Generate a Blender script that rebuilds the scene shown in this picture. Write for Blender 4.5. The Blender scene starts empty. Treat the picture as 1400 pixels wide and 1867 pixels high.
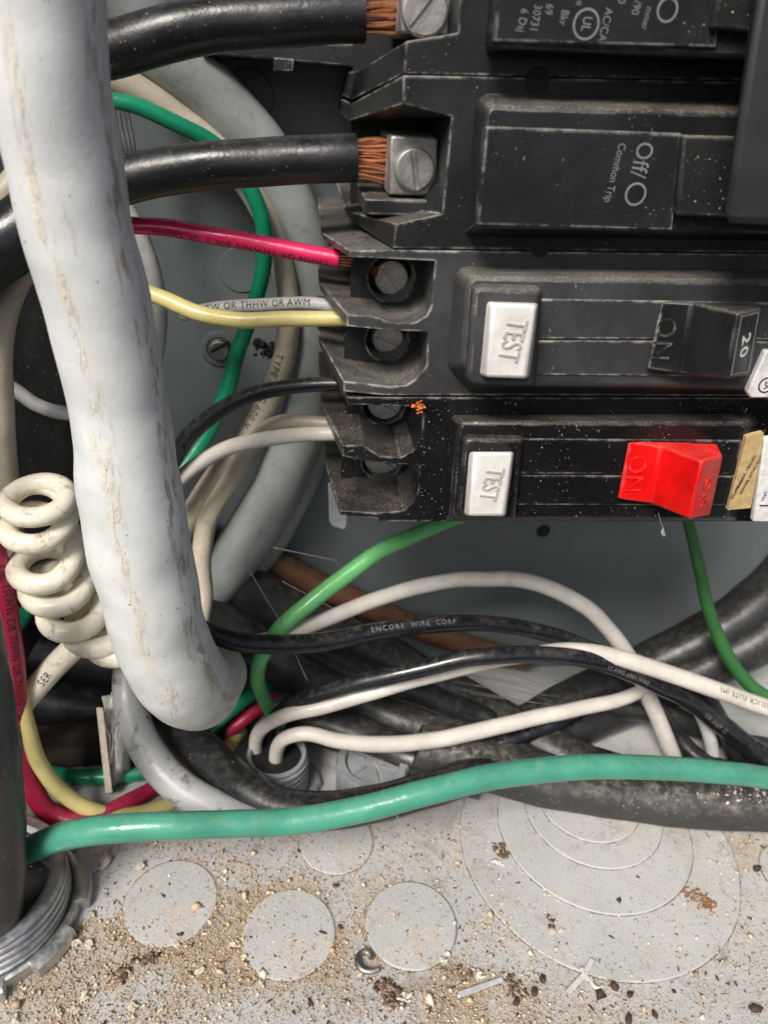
import bpy, bmesh, math, random
import numpy as np
from mathutils import Vector, Matrix, noise as mnoise
random.seed(7); rng = np.random.default_rng(7)
MM = 0.001
SC = bpy.context.scene
COL = SC.collection

# ------------------------------------------------------------------ camera, sky, sun, exposure
FPX = 1358.0                      # focal length in photo pixels (1400 x 1867)
def cam_axes(p, y, r):
    p, y, r = map(math.radians, (p, y, r))
    fwd = Vector((math.sin(y)*math.cos(p), math.cos(y)*math.cos(p), -math.sin(p)))
    R = Vector((math.cos(y), -math.sin(y), 0)); U = R.cross(fwd)
    return fwd, math.cos(r)*R + math.sin(r)*U, -math.sin(r)*R + math.cos(r)*U
FWD, RGT, UPV = cam_axes(30, 6.5, 2.5)
cd = bpy.data.cameras.new('camera'); cam = bpy.data.objects.new('camera', cd); COL.objects.link(cam)
cd.sensor_fit = 'VERTICAL'; cd.sensor_height = 24.0; cd.lens = 24.0*FPX/1867.0
cd.clip_start = 0.01; cd.clip_end = 100
cam.matrix_world = Matrix((RGT, UPV, -FWD)).transposed().to_4x4()
cd.dof.use_dof = True; cd.dof.focus_distance = 0.142; cd.dof.aperture_fstop = 18.0
SC.camera = cam

SUN_FROM = Vector((-0.38, -0.58, 0.76)).normalized()
w = bpy.data.worlds.new('World'); SC.world = w; w.use_nodes = True
wn = w.node_tree; bg = wn.nodes['Background']
sky = wn.nodes.new('ShaderNodeTexSky'); sky.sky_type = 'NISHITA'; sky.sun_disc = False
sky.sun_elevation = math.asin(SUN_FROM.z); sky.sun_rotation = math.atan2(SUN_FROM.x, SUN_FROM.y)
sky.air_density = 0.7; sky.dust_density = 4.0; sky.ozone_density = 0.6
wn.links.new(sky.outputs[0], bg.inputs[0]); bg.inputs[1].default_value = 0.09
sd = bpy.data.lights.new('sun', 'SUN'); sun = bpy.data.objects.new('sun', sd); COL.objects.link(sun)
sd.energy = 3.3; sd.angle = math.radians(20); sd.color = (1, 0.96, 0.9)
sun.rotation_euler = (-SUN_FROM).to_track_quat('-Z', 'Y').to_euler()
SC.view_settings.view_transform = 'Standard'; SC.view_settings.look = 'None'
SC.view_settings.exposure = 0.32; SC.view_settings.gamma = 1
SC.cycles.max_bounces = 8

# ------------------------------------------------------------------ pixel rays -> places (mm)
YW, ZF = 196.0, -178.7            # back wall and floor of the enclosure
def ray(px, py): return FWD + (px-700)/FPX*RGT + (933.5-py)/FPX*UPV
def W(px, py, Y):
    r = ray(px, py); return r*(Y/r.y)
def F(px, py, h=0.0):
    r = ray(px, py); return r*((ZF+h)/r.z)
def to_px(p):
    p = Vector(p); d = p.dot(FWD); return 700+FPX*p.dot(RGT)/d, 933.5-FPX*p.dot(UPV)/d
KN = ((312, 1645, 83), (527, 1702, 84), (749, 1686, 83), (613, 1534, 67))
KNC = [(F(a, b), c/(FPX/F(a, b).dot(FWD))) for a, b, c in KN]
def dirt(p):
    """how much sandy dust lies at a place on the floor"""
    q = Vector((p[0], p[1], 0))
    d = .5+.9*mnoise.noise(q*.045+Vector((3, 1, 0)))+.5*mnoise.noise(q*.14+Vector((9, 4, 0)))+.3*mnoise.noise(q*.4)
    base = .24+.62*math.exp(-((p[0]+25)/34)**2)*math.exp(-((p[1]-110)/20)**2)+.4*math.exp(-((p[0]-42)/22)**2)*math.exp(-((p[1]-97)/16)**2)+.35*math.exp(-((p[0]-110)/20)**2)*math.exp(-((p[1]-112)/16)**2)
    v = base*max(0, d)
    for c, r in KNC:
        t = math.hypot(p[0]-c.x, p[1]-c.y)/r
        if t < .97: v *= .34
        elif t < 1.35: v *= 1+.9*(1.35-t)/.38
    return v
def pxmm(px, py, Y): return FPX*ray(px, py).y/Y     # photo pixels per mm at that plane

# ------------------------------------------------------------------ materials
class Mat:
    def __init__(s, name):
        s.m = bpy.data.materials.new(name); s.m.use_nodes = True; s.t = s.m.node_tree
        s.b = s.t.nodes['Principled BSDF']
        s.co = s.t.nodes.new('ShaderNodeTexCoord').outputs['Object']
    def n(s, typ, ins=None, **props):
        nd = s.t.nodes.new('ShaderNode'+typ)
        for k, v in props.items(): setattr(nd, k, v)
        for k, v in (ins or {}).items(): s.put(nd.inputs[k], v)
        return nd
    def put(s, sock, v):
        if isinstance(v, bpy.types.NodeSocket): s.t.links.new(v, sock)
        elif isinstance(v, (tuple, list)) and len(v) == 3 and sock.type == 'RGBA': sock.default_value = (*v, 1)
        else: sock.default_value = v
    def noise(s, scale, detail=3, rough=.55, co=None, dist=0.0):
        return s.n('TexNoise', {'Vector': co or s.co, 'Scale': scale, 'Detail': detail, 'Roughness': rough, 'Distortion': dist}).outputs[0]
    def voro(s, scale, co=None, out='Distance'):
        return s.n('TexVoronoi', {'Vector': co or s.co, 'Scale': scale}).outputs[out]
    def step(s, x, lo, hi, a=0., b=1.):
        return s.n('MapRange', {0: x, 1: lo, 2: hi, 3: a, 4: b}, interpolation_type='SMOOTHSTEP').outputs[0]
    def math(s, op, a, b=0.0, clamp=False):
        return s.n('Math', {0: a, 1: b}, operation=op, use_clamp=clamp).outputs[0]
    def mix(s, f, a, b):
        nd = s.t.nodes.new('ShaderNodeMix'); nd.data_type = 'RGBA'
        s.put(nd.inputs[0], f); s.put(nd.inputs[6], a); s.put(nd.inputs[7], b); return nd.outputs[2]
    def nz(s):
        g = s.n('NewGeometry').outputs['Normal']
        return s.n('SeparateXYZ', {0: g}).outputs[2]
    def done(s, col, rough, bump=None, dist=.0001, strength=.5, metal=0., spec=.5, coat=0.):
        s.put(s.b.inputs['Base Color'], col); s.put(s.b.inputs['Roughness'], rough)
        s.put(s.b.inputs['Metallic'], metal); s.put(s.b.inputs['Specular IOR Level'], spec)
        if coat: s.b.inputs['Coat Weight'].default_value = coat; s.b.inputs['Coat Roughness'].default_value = .15
        if bump is not None:
            bn = s.n('Bump', {'Strength': strength, 'Distance': dist, 'Height': bump})
            s.t.links.new(bn.outputs[0], s.b.inputs['Normal'])
        return s.m
DUST = (.42, .38, .31)
def mul(c, k): return tuple(x*k for x in c)

def insulation(name, col, rough=.34, dirt=.25, dirtcol=(.09, .07, .05), specks=.3, speckcol=(.5, .47, .4), dust=.25, bump=.4):
    s = Mat(name)
    v = s.noise(90, 3); c = s.mix(s.step(v, .3, .7), mul(col, .86), mul(col, 1.1))
    d = s.math('MULTIPLY', s.step(s.noise(260, 5, .65, dist=.6), .52, .75), dirt)
    c = s.mix(d, c, dirtcol)
    k = s.math('MULTIPLY', s.step(s.noise(1700, 3, .6), .66, .74), specks)
    c = s.mix(k, c, speckcol)
    k2 = s.math('MULTIPLY', s.step(s.noise(1300, 3, .6), .69, .76), min(1, dirt*2.4))
    c = s.mix(k2, c, (.03, .025, .02))
    t = s.math('MULTIPLY', s.step(s.nz(), .25, .95), s.step(s.noise(420, 6, .7), .42, .75))
    t = s.math('MULTIPLY', t, dust); c = s.mix(t, c, DUST)
    r = s.math('ADD', s.step(v, .3, .7, rough-.12, rough+.06), s.math('MULTIPLY', t, .4))
    r = s.math('ADD', r, s.math('MULTIPLY', d, .3))
    b = s.math('ADD', s.noise(180, 4, .6), s.math('MULTIPLY', s.noise(2600, 2), .06))
    return s.done(c, r, b, .0005, bump)

def plastic(name, col, rough=.42, dust=.6, edge=.6, specks=.5, scratch=.07, speckcol=(.5, .48, .43), clump=.45):
    s = Mat(name)
    v = s.noise(70, 4, .6); c = s.mix(s.step(v, .3, .7), mul(col, .75), mul(col, 1.3))
    haze = s.math('MULTIPLY', s.step(s.noise(38, 5, .62, dist=.4), .46, .76), .065*dust)
    c = s.mix(haze, c, (.25, .25, .24))
    # wiped-on scratches: stretched noise
    mp = s.n('Mapping', {'Vector': s.co, 'Rotation': (0, .7, 0), 'Scale': (1, 1, 12)}).outputs[0]
    sc = s.math('MULTIPLY', s.step(s.noise(260, 3, .6, co=mp), .62, .78), scratch*.3)
    c = s.mix(sc, c, (.22, .22, .21))
    k = s.math('MULTIPLY', s.step(s.noise(2100, 2, .5), .685, .74), s.step(s.noise(110, 3, .6), clump, clump+.22))
    k = s.math('MULTIPLY', k, specks); c = s.mix(k, c, speckcol)
    t = s.math('MULTIPLY', s.step(s.nz(), .25, .85), s.step(s.noise(2800, 5, .7), .34, .72))
    t = s.math('MULTIPLY', t, s.step(s.noise(160, 4, .6), .3, .62, .35, 1.0))
    t = s.math('MULTIPLY', t, dust); c = s.mix(t, c, DUST)
    bv = s.n('Bevel', {'Radius': .0007}, samples=6).outputs[0]
    gn = s.n('NewGeometry').outputs['Normal']
    dt = s.n('VectorMath', {0: bv, 1: gn}, operation='DOT_PRODUCT').outputs['Value']
    e = s.math('MULTIPLY', s.step(dt, .993, .95), s.step(s.noise(230, 6, .75), .43, .62))
    e = s.math('MULTIPLY', e, edge, True); c = s.mix(e, c, (.66, .64, .59))
    r = s.math('ADD', s.step(v, .3, .7, rough-.06, rough+.1), s.math('MULTIPLY', s.math('ADD', t, e), .4), True)
    b = s.math('ADD', s.noise(2200, 3, .6), s.math('MULTIPLY', k, 1.2))
    return s.done(c, r, b, .00008, .35, spec=.38)

def painted(name, col, dirt=.5):
    s = Mat(name)
    v = s.noise(24, 5, .6); c = s.mix(s.step(v, .3, .7), mul(col, .84), mul(col, 1.08))
    d = s.math('MULTIPLY', s.step(s.noise(60, 6, .7, dist=.5), .5, .78), dirt)
    c = s.mix(d, c, (.16, .14, .115))
    k = s.math('MULTIPLY', s.step(s.noise(900, 4, .65), .64, .72), s.step(s.noise(60, 3), .42, .65))
    c = s.mix(s.math('MULTIPLY', k, dirt), c, (.05, .045, .04))
    mp = s.n('Mapping', {'Vector': s.co, 'Rotation': (.4, .6, .3), 'Scale': (1, 1, 14)}).outputs[0]
    c = s.mix(s.math('MULTIPLY', s.step(s.noise(150, 4, .6, co=mp), .62, .72), .3), c, mul(col, 1.7))
    return s.done(c, .45, s.noise(1500, 3, .6), .00006, .3)

def floor_mat(name='floor_paint', film=1.0):
    s = Mat(name)
    v = s.noise(22, 4, .6); c = s.mix(s.step(v, .3, .7), (.385, .39, .385), (.475, .475, .465))
    fine = s.noise(1000, 6, .8); mid = s.noise(260, 5, .7)
    D = s.n('Attribute', attribute_name='dirt').outputs['Fac'] if film >= 1 else s.step(s.noise(60, 5, .65), .3, .8, .02, .42)
    Dm = s.math('ADD', D, s.math('MULTIPLY', s.math('SUBTRACT', mid, .5), .5))
    sand = s.math('MULTIPLY', s.step(Dm, .12, .62), s.step(fine, .32, .58))
    c = s.mix(s.math('MULTIPLY', sand, .9), c, s.mix(s.step(s.noise(140, 4, .7), .4, .65), (.45, .37, .27), (.50, .345, .20)))
    rust = s.math('MULTIPLY', s.math('MULTIPLY', s.step(s.noise(40, 5, .7, dist=.8), .54, .70), s.step(D, .25, .7)), s.step(s.noise(600, 4, .7), .36, .6))
    c = s.mix(s.math('MULTIPLY', rust, .7), c, (.40, .17, .06))
    grime_shade = s.math('MULTIPLY', s.step(s.noise(75, 6, .78, dist=.9), .53, .70), .55 if film >= 1 else .4)
    c = s.mix(grime_shade, c, (.15, .125, .10))
    for sc, lo, off in ((1250, .625, 0), (2300, .62, 5), (700, .68, 11)):
        co = s.n('Mapping', {'Vector': s.co, 'Location': (off, 1, 2)}).outputs[0]
        k = s.math('MULTIPLY', s.step(s.noise(sc, 3, .62, co=co), lo, lo+.06), s.step(s.noise(90, 3, co=co), .32, .55)); c = s.mix(s.math('MULTIPLY', k, .8), c, (.05, .042, .034))
    co = s.n('Mapping', {'Vector': s.co, 'Location': (3, 1, 2)}).outputs[0]
    k2 = s.step(s.noise(1700, 3, .6, co=co), .64, .70); c = s.mix(s.math('MULTIPLY', k2, .75), c, (.62, .57, .48))
    b = s.math('ADD', s.noise(1500, 4, .7), s.math('MULTIPLY', sand, .9))
    return s.done(c, .68, b, .00028, .55)

def sheath_mat():
    s = Mat('grey_sheath_vinyl')
    uv = s.n('UVMap').outputs[0]; xyz = s.n('SeparateXYZ', {0: uv}); u, v = xyz.outputs[0], xyz.outputs[1]
    a = s.noise(75, 5, .6); c = s.mix(s.step(a, .32, .68), (.66, .685, .675), (.79, .805, .795))
    c = s.mix(s.math('MULTIPLY', s.step(s.noise(240, 4, .6), .5, .75), .35), c, (.54, .565, .56))
    wob = s.math('MULTIPLY', s.math('SUBTRACT', s.noise(55, 4, .6), .5), .16)
    st_co = s.n('CombineXYZ', {0: s.math('MULTIPLY', u, .22), 1: s.math('MULTIPLY', v, 55.)}).outputs[0]
    def strip(v0, wd, lo, hi, sc, slope=0.0):
        vv = s.math('ADD', s.math('SUBTRACT', v, v0), wob)
        vv = s.math('SUBTRACT', vv, s.math('MULTIPLY', u, slope))
        band = s.step(s.math('ABSOLUTE', vv), wd, wd*.25)
        return s.math('MULTIPLY', band, s.step(s.noise(sc/420., 6, .72, co=st_co, dist=.35), lo, hi))
    peel = strip(-.105, .032, .46, .60, 260, .0006)
    peel = s.math('MULTIPLY', peel, s.step(s.noise(45, 2), .36, .5))
    soft = s.math('MULTIPLY', strip(-.10, .07, .42, .70, 110, .0006), .5)
    c = s.mix(soft, c, (.74, .70, .60)); c = s.mix(peel, c, (.80, .73, .56))
    pk = s.math('MULTIPLY', peel, s.step(s.noise(900, 3), .55, .65)); c = s.mix(s.math('MULTIPLY', pk, .3), c, (.42, .34, .24))
    st = strip(.14, .055, .475, .60, 240); c = s.mix(s.math('MULTIPLY', st, .75), c, (.27, .17, .085))
    soft2 = s.math('MULTIPLY', strip(.13, .09, .48, .75, 60), .45); c = s.mix(soft2, c, (.46, .38, .28))
    st2 = strip(-.02, .10, .60, .74, 90); c = s.mix(s.math('MULTIPLY', st2, .6), c, (.42, .33, .2))
    st3 = s.math('MULTIPLY', s.step(u, 80, 150), s.step(s.noise(70, 5, .65), .36, .66)); c = s.mix(s.math('MULTIPLY', st3, .6), c, (.36, .33, .25))
    c = s.mix(s.step(u, 110, 190, 0, .5), c, (.50, .475, .39))
    k = s.math('MULTIPLY', s.step(s.noise(1000, 3, .6), .68, .73), .8); c = s.mix(k, c, (.09, .08, .07))
    b = s.math('ADD', s.math('MULTIPLY', s.noise(55, 3, .5), .7), s.math('MULTIPLY', s.math('MULTIPLY', peel, s.noise(800, 4, .7)), .5))
    b = s.math('ADD', b, s.math('MULTIPLY', s.noise(1600, 2), .06))
    return s.done(c, s.step(a, .3, .7, .42, .58), b, .0011, .5)

def metal(name, col, rough=.38, dirt=.4):
    s = Mat(name)
    v = s.noise(300, 4, .65); c = s.mix(s.step(v, .3, .7), mul(col, .7), mul(col, 1.05))
    d = s.math('MULTIPLY', s.step(s.noise(420, 5, .7), .5, .72), dirt); c = s.mix(d, c, (.07, .06, .05))
    return s.done(c, s.math('ADD', s.step(v, .3, .7, rough, rough+.15), s.math('MULTIPLY', d, .3)), s.noise(1800, 3, .6), .0001, .4, metal=s.math('SUBTRACT', 1.0, d))

def flat(name, col, rough=.6):
    s = Mat(name); v = s.noise(700, 4, .6)
    return s.done(s.mix(s.step(v, .3, .7), mul(col, .8), mul(col, 1.1)), rough)

def husk_mat():
    s = Mat('brown_husk'); rnd = s.n('NewGeometry').outputs['Random Per Island']
    c = s.mix(s.step(rnd, .1, .75), (.07, .04, .028), (.20, .13, .085)); c = s.mix(s.step(rnd, .82, .9), c, (.45, .38, .29))
    return s.done(c, .85)
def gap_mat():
    s = Mat('gap_shade_and_dirt'); c = s.mix(s.step(s.noise(260, 4, .7), .42, .6), (.30, .28, .25), (.045, .04, .035))  # shade of the punched gap put into the colour, along with dirt
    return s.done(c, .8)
M = dict(
    sheath=sheath_mat(), floor=floor_mat(), paint=painted('grey_enclosure_paint', (.15, .178, .18), .55),
    disc=None,
    black=plastic('black_breaker_plastic', (.015, .016, .018), .38, .6, .5, .6, .35), slate=plastic('dark_slate_breaker_plastic', (.044, .045, .047), .42, .6, .65, .5, .4),
    black2=plastic('glossy_black_breaker_plastic', (.009, .009, .010), .28, .35, .4, .95, .06, clump=.36),
    handle=plastic('black_handle_plastic', (.014, .015, .016), .32, .5, .35, .35), tie=plastic('dark_grey_handle_plastic', (.028, .029, .031), .55, .12, .05, .12, .05),
    grain=plastic('scuffed_black_plastic', (.018, .018, .018), .5, .8, .2, 1.0, .9, clump=.2),
    red=plastic('red_handle_plastic', (.78, .006, .006), .38, .22, .10, .25, .0, (.8, .5, .4)),
    white=plastic('white_button_plastic', (.74, .73, .69), .4, .12, .0, .35, .05, (.12, .11, .1)),
    cable=insulation('black_rubber_insulation', (.011, .012, .014), .38, .12, (.06, .06, .06), .45, dust=.10, bump=.4),
    dullcable=insulation('dusty_black_insulation', (.024, .0245, .025), .40, .12, (.085, .083, .078), .6, dust=.16, bump=.5),
    blackwire=insulation('glossy_black_insulation', (.010, .011, .014), .26, .15, (.1, .1, .095), .2, dust=.15, bump=.2),
    redwire=insulation('pink_red_insulation', (.76, .02, .125), .3, .12, (.08, .01, .02), .15, dust=.1),
    darkred=insulation('dusty_red_insulation', (.42, .012, .06), .42, .4, (.10, .03, .03), .3, dust=.15),
    yellow=insulation('pale_yellow_insulation', (.70, .60, .24), .32, .18, (.25, .2, .08), .2, dust=.12),
    cream=insulation('cream_insulation', (.82, .77, .63), .38, .75, (.16, .11, .06), .2, dust=.1),
    whitewire=insulation('white_insulation', (.60, .565, .51), .32, .28, (.3, .25, .18), .15, dust=.1),
    greywire=insulation('pale_grey_insulation', (.50, .50, .48), .4, .3, (.16, .14, .11), .3, dust=.15),
    beige=insulation('beige_insulation', (.52, .46, .36), .42, .35, (.2, .16, .1), .25, dust=.15),
    greyc=insulation('grey_cable_jacket', (.30, .32, .312), .42, .5, (.12, .11, .095), .35, dust=.25),
    green=insulation('dark_green_insulation', (.008, .25, .125), .32, .15, (.03, .08, .04), .1, dust=.1),
    teal=insulation('teal_green_insulation', (.062, .285, .20), .26, .3, (.10, .16, .10), .15, dust=.16),
    lime=insulation('light_green_insulation', (.15, .50, .17), .34, .12, (.03, .1, .03), .1, dust=.08),
    dirtygreen=insulation('dirty_green_insulation', (.035, .15, .04), .42, .5, (.02, .025, .01), .2, dust=.1),
    dustcable=insulation('dust_covered_black_jacket', (.036, .036, .034), .55, .35, (.12, .115, .10), .9, dust=.6, bump=.6),
    scuffgrey=insulation('scuffed_grey_jacket', (.36, .37, .37), .45, .85, (.03, .03, .03), .4, dust=.2, bump=.6),
    stripmetal=flat('dull_pale_metal', (.46, .47, .48), .4),
    brown=insulation('rusty_brown_insulation', (.13, .058, .03), .5, .4, (.07, .04, .025), .8, dust=.25),
    copper=metal('copper', (.92, .44, .22), .28, .15), bare=metal('tinned_wire', (.55, .55, .54), .35, .3),
    lug=metal('dull_aluminium', (.44, .43, .41), .5, .5), steel=metal('grey_steel', (.42, .42, .40), .38, .5), screw=metal('worn_screw_steel', (.66, .65, .61), .42, .4),
    zinc=metal('cast_zinc', (.62, .63, .63), .40, .34), pvc=plastic('grey_pvc', (.24, .25, .27), .45, .3, .1, .2, .05),
    ink=flat('black_ink', (.025, .023, .022)), wink=flat('grey_print', (.20, .20, .195), .6), wprint=flat('white_print', (.75, .75, .73), .5),
    grime_shade=flat('shaded_letter_plastic', (.50, .49, .45), .5),  # white letters toned down: painted relief shade plus some grime
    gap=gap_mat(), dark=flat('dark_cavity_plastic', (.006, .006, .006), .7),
    label=flat('tan_paper_label', (.50, .36, .17), .75), wlabel=flat('white_paper_label', (.72, .72, .70), .55),
    clear=flat('cloudy_plastic_film', (.58, .57, .53), .25), chip=flat('pale_chip', (.55, .49, .39), .85), sandm=None,
    pellet=flat('dark_brown_pellet', (.065, .038, .027), .7), husk=husk_mat(), shell=flat('pale_shell', (.66, .63, .56), .5),
    putty=flat('dark_putty', (.035, .027, .02), .85), rustm=flat('rusty_fluff', (.25, .12, .06), .9), ore=flat('copper_fleck', (.75, .22, .06), .5), fibre=flat('pale_fibre', (.36, .35, .33), .5),
)
def sand_mat():
    s = Mat('sandy_grit')
    rnd = s.n('NewGeometry').outputs['Random Per Island']
    c = s.mix(s.step(rnd, 0, .5), (.36, .23, .13), (.56, .43, .28)); c = s.mix(s.step(rnd, .6, .95), c, (.68, .62, .50))
    c = s.mix(s.step(rnd, .965, .97), c, (.05, .035, .025))
    return s.done(c, .85)
M['sandm'] = sand_mat(); M['disc'] = floor_mat('knockout_paint', .22)

# ------------------------------------------------------------------ object helpers (all shapes are given in mm, world places)
def tag(o, label, cat, group=None, kind=None):
    if label: o['label'] = label
    if cat: o['category'] = cat
    if group: o['group'] = group
    if kind: o['kind'] = kind
    return o
def wpos(o):
    p = Vector((0, 0, 0))
    while o: p += o.location; o = o.parent
    return p
def thing(name, label, cat, at, group=None):
    o = bpy.data.objects.new(name, None); COL.objects.link(o); o.empty_display_size = .005
    o.location = Vector(at)*MM; return tag(o, label, cat, group)
def link(name, bm, mat, parent=None, bevel=0, smooth=True, sharp=35, uv=None):
    bmesh.ops.recalc_face_normals(bm, faces=bm.faces)
    zs = [v.co for v in bm.verts]
    mn = Vector((min(v.x for v in zs), min(v.y for v in zs), min(v.z for v in zs)))
    mx = Vector((max(v.x for v in zs), max(v.y for v in zs), max(v.z for v in zs)))
    org = Vector(((mn.x+mx.x)/2, (mn.y+mx.y)/2, mn.z))
    for v in bm.verts: v.co = (v.co-org)*MM
    me = bpy.data.meshes.new(name); bm.to_mesh(me); bm.free()
    if smooth:
        me.polygons.foreach_set('use_smooth', [True]*len(me.polygons))
        if sharp: me.set_sharp_from_angle(angle=math.radians(sharp))
    me.materials.append(mat)
    o = bpy.data.objects.new(name, me); COL.objects.link(o)
    o.location = org*MM - (wpos(parent) if parent else Vector((0, 0, 0)))
    if parent: o.parent = parent
    if bevel:
        b = o.modifiers.new('bevel', 'BEVEL'); b.width = bevel*MM; b.segments = 2; b.limit_method = 'ANGLE'; b.angle_limit = math.radians(35)
    return o
def loft(layers, caps=True, bm=None):
    """layers: lists of world points (same count), joined in order"""
    bm = bm or bmesh.new(); rows = [[bm.verts.new(p) for p in L] for L in layers]; n = len(rows[0])
    for a, b in zip(rows, rows[1:]):
        for i in range(n): bm.faces.new((a[i], a[(i+1) % n], b[(i+1) % n], b[i]))
    if caps: bm.faces.new(rows[0]); bm.faces.new(rows[-1][::-1])
    return bm
def P(poly, Y): return [W(x, y, Y) for x, y in poly]
def push(pts, Y): return [Vector((p.x, Y, p.z)) for p in pts]
def slab(poly, Y, back, bm=None):
    a = P(poly, Y); return loft([a, push(a, back)], bm=bm)
def frustum(base, Yb, top, Yt, back=None):
    b = P(base, Yb); L = [P(top, Yt), b]
    if back: L.append(push(b, back))
    return loft(L)
def cyl(c, ax, r, h, n=28, r2=None, bm=None):
    bm = bm or bmesh.new(); ax = Vector(ax).normalized(); u = ax.orthogonal().normalized(); v = ax.cross(u); c = Vector(c)
    r2 = r if r2 is None else r2
    ring = lambda q, rr: [q + rr*(math.cos(t)*u + math.sin(t)*v) for t in [2*math.pi*i/n for i in range(n)]]
    return loft([ring(c, r), ring(c+ax*h, r2)], bm=bm)
def lathe(c, prof, n=64, bm=None, rfun=None):
    """closed (r,z) profile turned round the vertical through c"""
    bm = bm or bmesh.new(); rows = []
    for i in range(n):
        t = 2*math.pi*i/n
        rows.append([bm.verts.new((c.x+(r*(rfun(t, r) if rfun else 1))*math.cos(t), c.y+(r*(rfun(t, r) if rfun else 1))*math.sin(t), c.z+z)) for r, z in prof])
    m = len(prof)
    for i in range(n):
        a, b = rows[i], rows[(i+1) % n]
        for j in range(m): bm.faces.new((a[j], a[(j+1) % m], b[(j+1) % m], b[j]))
    return bm

# ---- tubes along smoothed paths
class Path:
    def __init__(s, pts, step=1.0, wob=.12, seed=0):
        P3 = [Vector(p[0]) for p in pts]; R = [p[1] for p in pts]
        P3 = [P3[0]*2-P3[1]]+P3+[P3[-1]*2-P3[-2]]; R = [R[0]]+R+[R[-1]]
        s.p, s.r = [], []
        for i in range(1, len(P3)-2):
            a, b, c, d = P3[i-1:i+3]; al = .5
            t0 = 0; t1 = t0+max((b-a).length, 1e-4)**al; t2 = t1+max((c-b).length, 1e-4)**al; t3 = t2+max((d-c).length, 1e-4)**al
            n = max(2, int((c-b).length/step))
            for k in range(n):
                f = k/n; t = t1+(t2-t1)*f
                A1 = a*((t1-t)/(t1-t0))+b*((t-t0)/(t1-t0)); A2 = b*((t2-t)/(t2-t1))+c*((t-t1)/(t2-t1)); A3 = c*((t3-t)/(t3-t2))+d*((t-t2)/(t3-t2))
                B1 = A1*((t2-t)/(t2-t0))+A2*((t-t0)/(t2-t0)); B2 = A2*((t3-t)/(t3-t1))+A3*((t-t1)/(t3-t1))
                s.p.append(B1*((t2-t)/(t2-t1))+B2*((t-t1)/(t2-t1)))
                ff = f*f*(3-2*f); s.r.append(R[i]*(1-ff)+R[i+1]*ff)
        s.p.append(P3[-2]); s.r.append(R[-2])
        if wob:
            for i, p in enumerate(s.p):
                q = p*.09+Vector((seed*7.3, seed*1.7, 0)); s.p[i] = p+mnoise.noise_vector(q)*wob*min(1.6, s.r[i])
        n = len(s.p)
        s.t = [(s.p[min(i+1, n-1)]-s.p[max(i-1, 0)]).normalized() for i in range(n)]
        s.u = [0.0]
        for i in range(1, n): s.u.append(s.u[-1]+(s.p[i]-s.p[i-1]).length)
        s.nrm = []; N = -s.p[0]; 
        for i in range(n):
            T = s.t[i]; N = (N-T*N.dot(T)).normalized(); s.nrm.append(N)
    def at(s, u):
        import bisect
        u = min(max(u, 0), s.u[-1]-1e-6); i = max(0, min(bisect.bisect_right(s.u, u)-1, len(s.u)-2)); f = (u-s.u[i])/(s.u[i+1]-s.u[i])
        p = s.p[i].lerp(s.p[i+1], f); t = s.t[i].lerp(s.t[i+1], f).normalized(); return p, t, s.r[i]*(1-f)+s.r[i+1]*f
def tube_bm(path, n=14, lump=0.0, flatten=None, bm=None):
    bm = bm or bmesh.new(); uvl = bm.loops.layers.uv.verify(); rows = []
    for p, T, N, r in zip(path.p, path.t, path.nrm, path.r):
        B = N.cross(T); row = []
        for k in range(n):
            a = -math.pi+2*math.pi*k/n
            d = math.cos(a)*N+math.sin(a)*B
            rr = r
            if flatten: rr = r*(1-flatten*abs(math.sin(a))**2)
            q = p+d*rr
            if lump: q += d*rr*lump*(mnoise.noise(q*.07)+.25*mnoise.noise(q*.2))
            row.append(bm.verts.new(q))
        rows.append(row)
    for i in range(len(rows)-1):
        for k in range(n):
            f = bm.faces.new((rows[i][k], rows[i][(k+1) % n], rows[i+1][(k+1) % n], rows[i+1][k]))
            vs = [(path.u[i], -.5+k/n), (path.u[i], -.5+(k+1)/n), (path.u[i+1], -.5+(k+1)/n), (path.u[i+1], -.5+k/n)]
            lut = {rows[i][k]: vs[0], rows[i][(k+1) % n]: vs[1], rows[i+1][(k+1) % n]: vs[2], rows[i+1][k]: vs[3]}
            for lp in f.loops: lp[uvl].uv = lut[lp.vert]
    bm.faces.new(rows[0][::-1]); bm.faces.new(rows[-1])
    return bm
_seed = [0]
def path_px(pts, step=1.0, wob=.2):
    """pts: (px, py, plane Y or ('f',h) height over the floor, radius in photo px)"""
    _seed[0] += 1; L = []
    for x, y, Y, r in pts:
        if isinstance(Y, tuple): p = F(x, y, Y[1]); Y = p.y
        else:
            p = W(x, y, Y); rr = r/pxmm(x, y, Y)
            if p.z < ZF+rr: p = F(x, y, rr); Y = p.y
        L.append((p, r/pxmm(x, y, Y)))
    return Path(L, step, wob, _seed[0])
def wire(name, label, cat, mat, pts, n=14, lump=.0, group=None, parent=None, step=1.0, wob=.2, **kw):
    pa = path_px(pts, step, wob)
    o = link(name, tube_bm(pa, n, lump, **kw), M[mat], parent, sharp=50)
    if not parent: tag(o, label, cat, group)
    o_path[o.name] = pa
    return o, pa
o_path = {}

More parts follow.
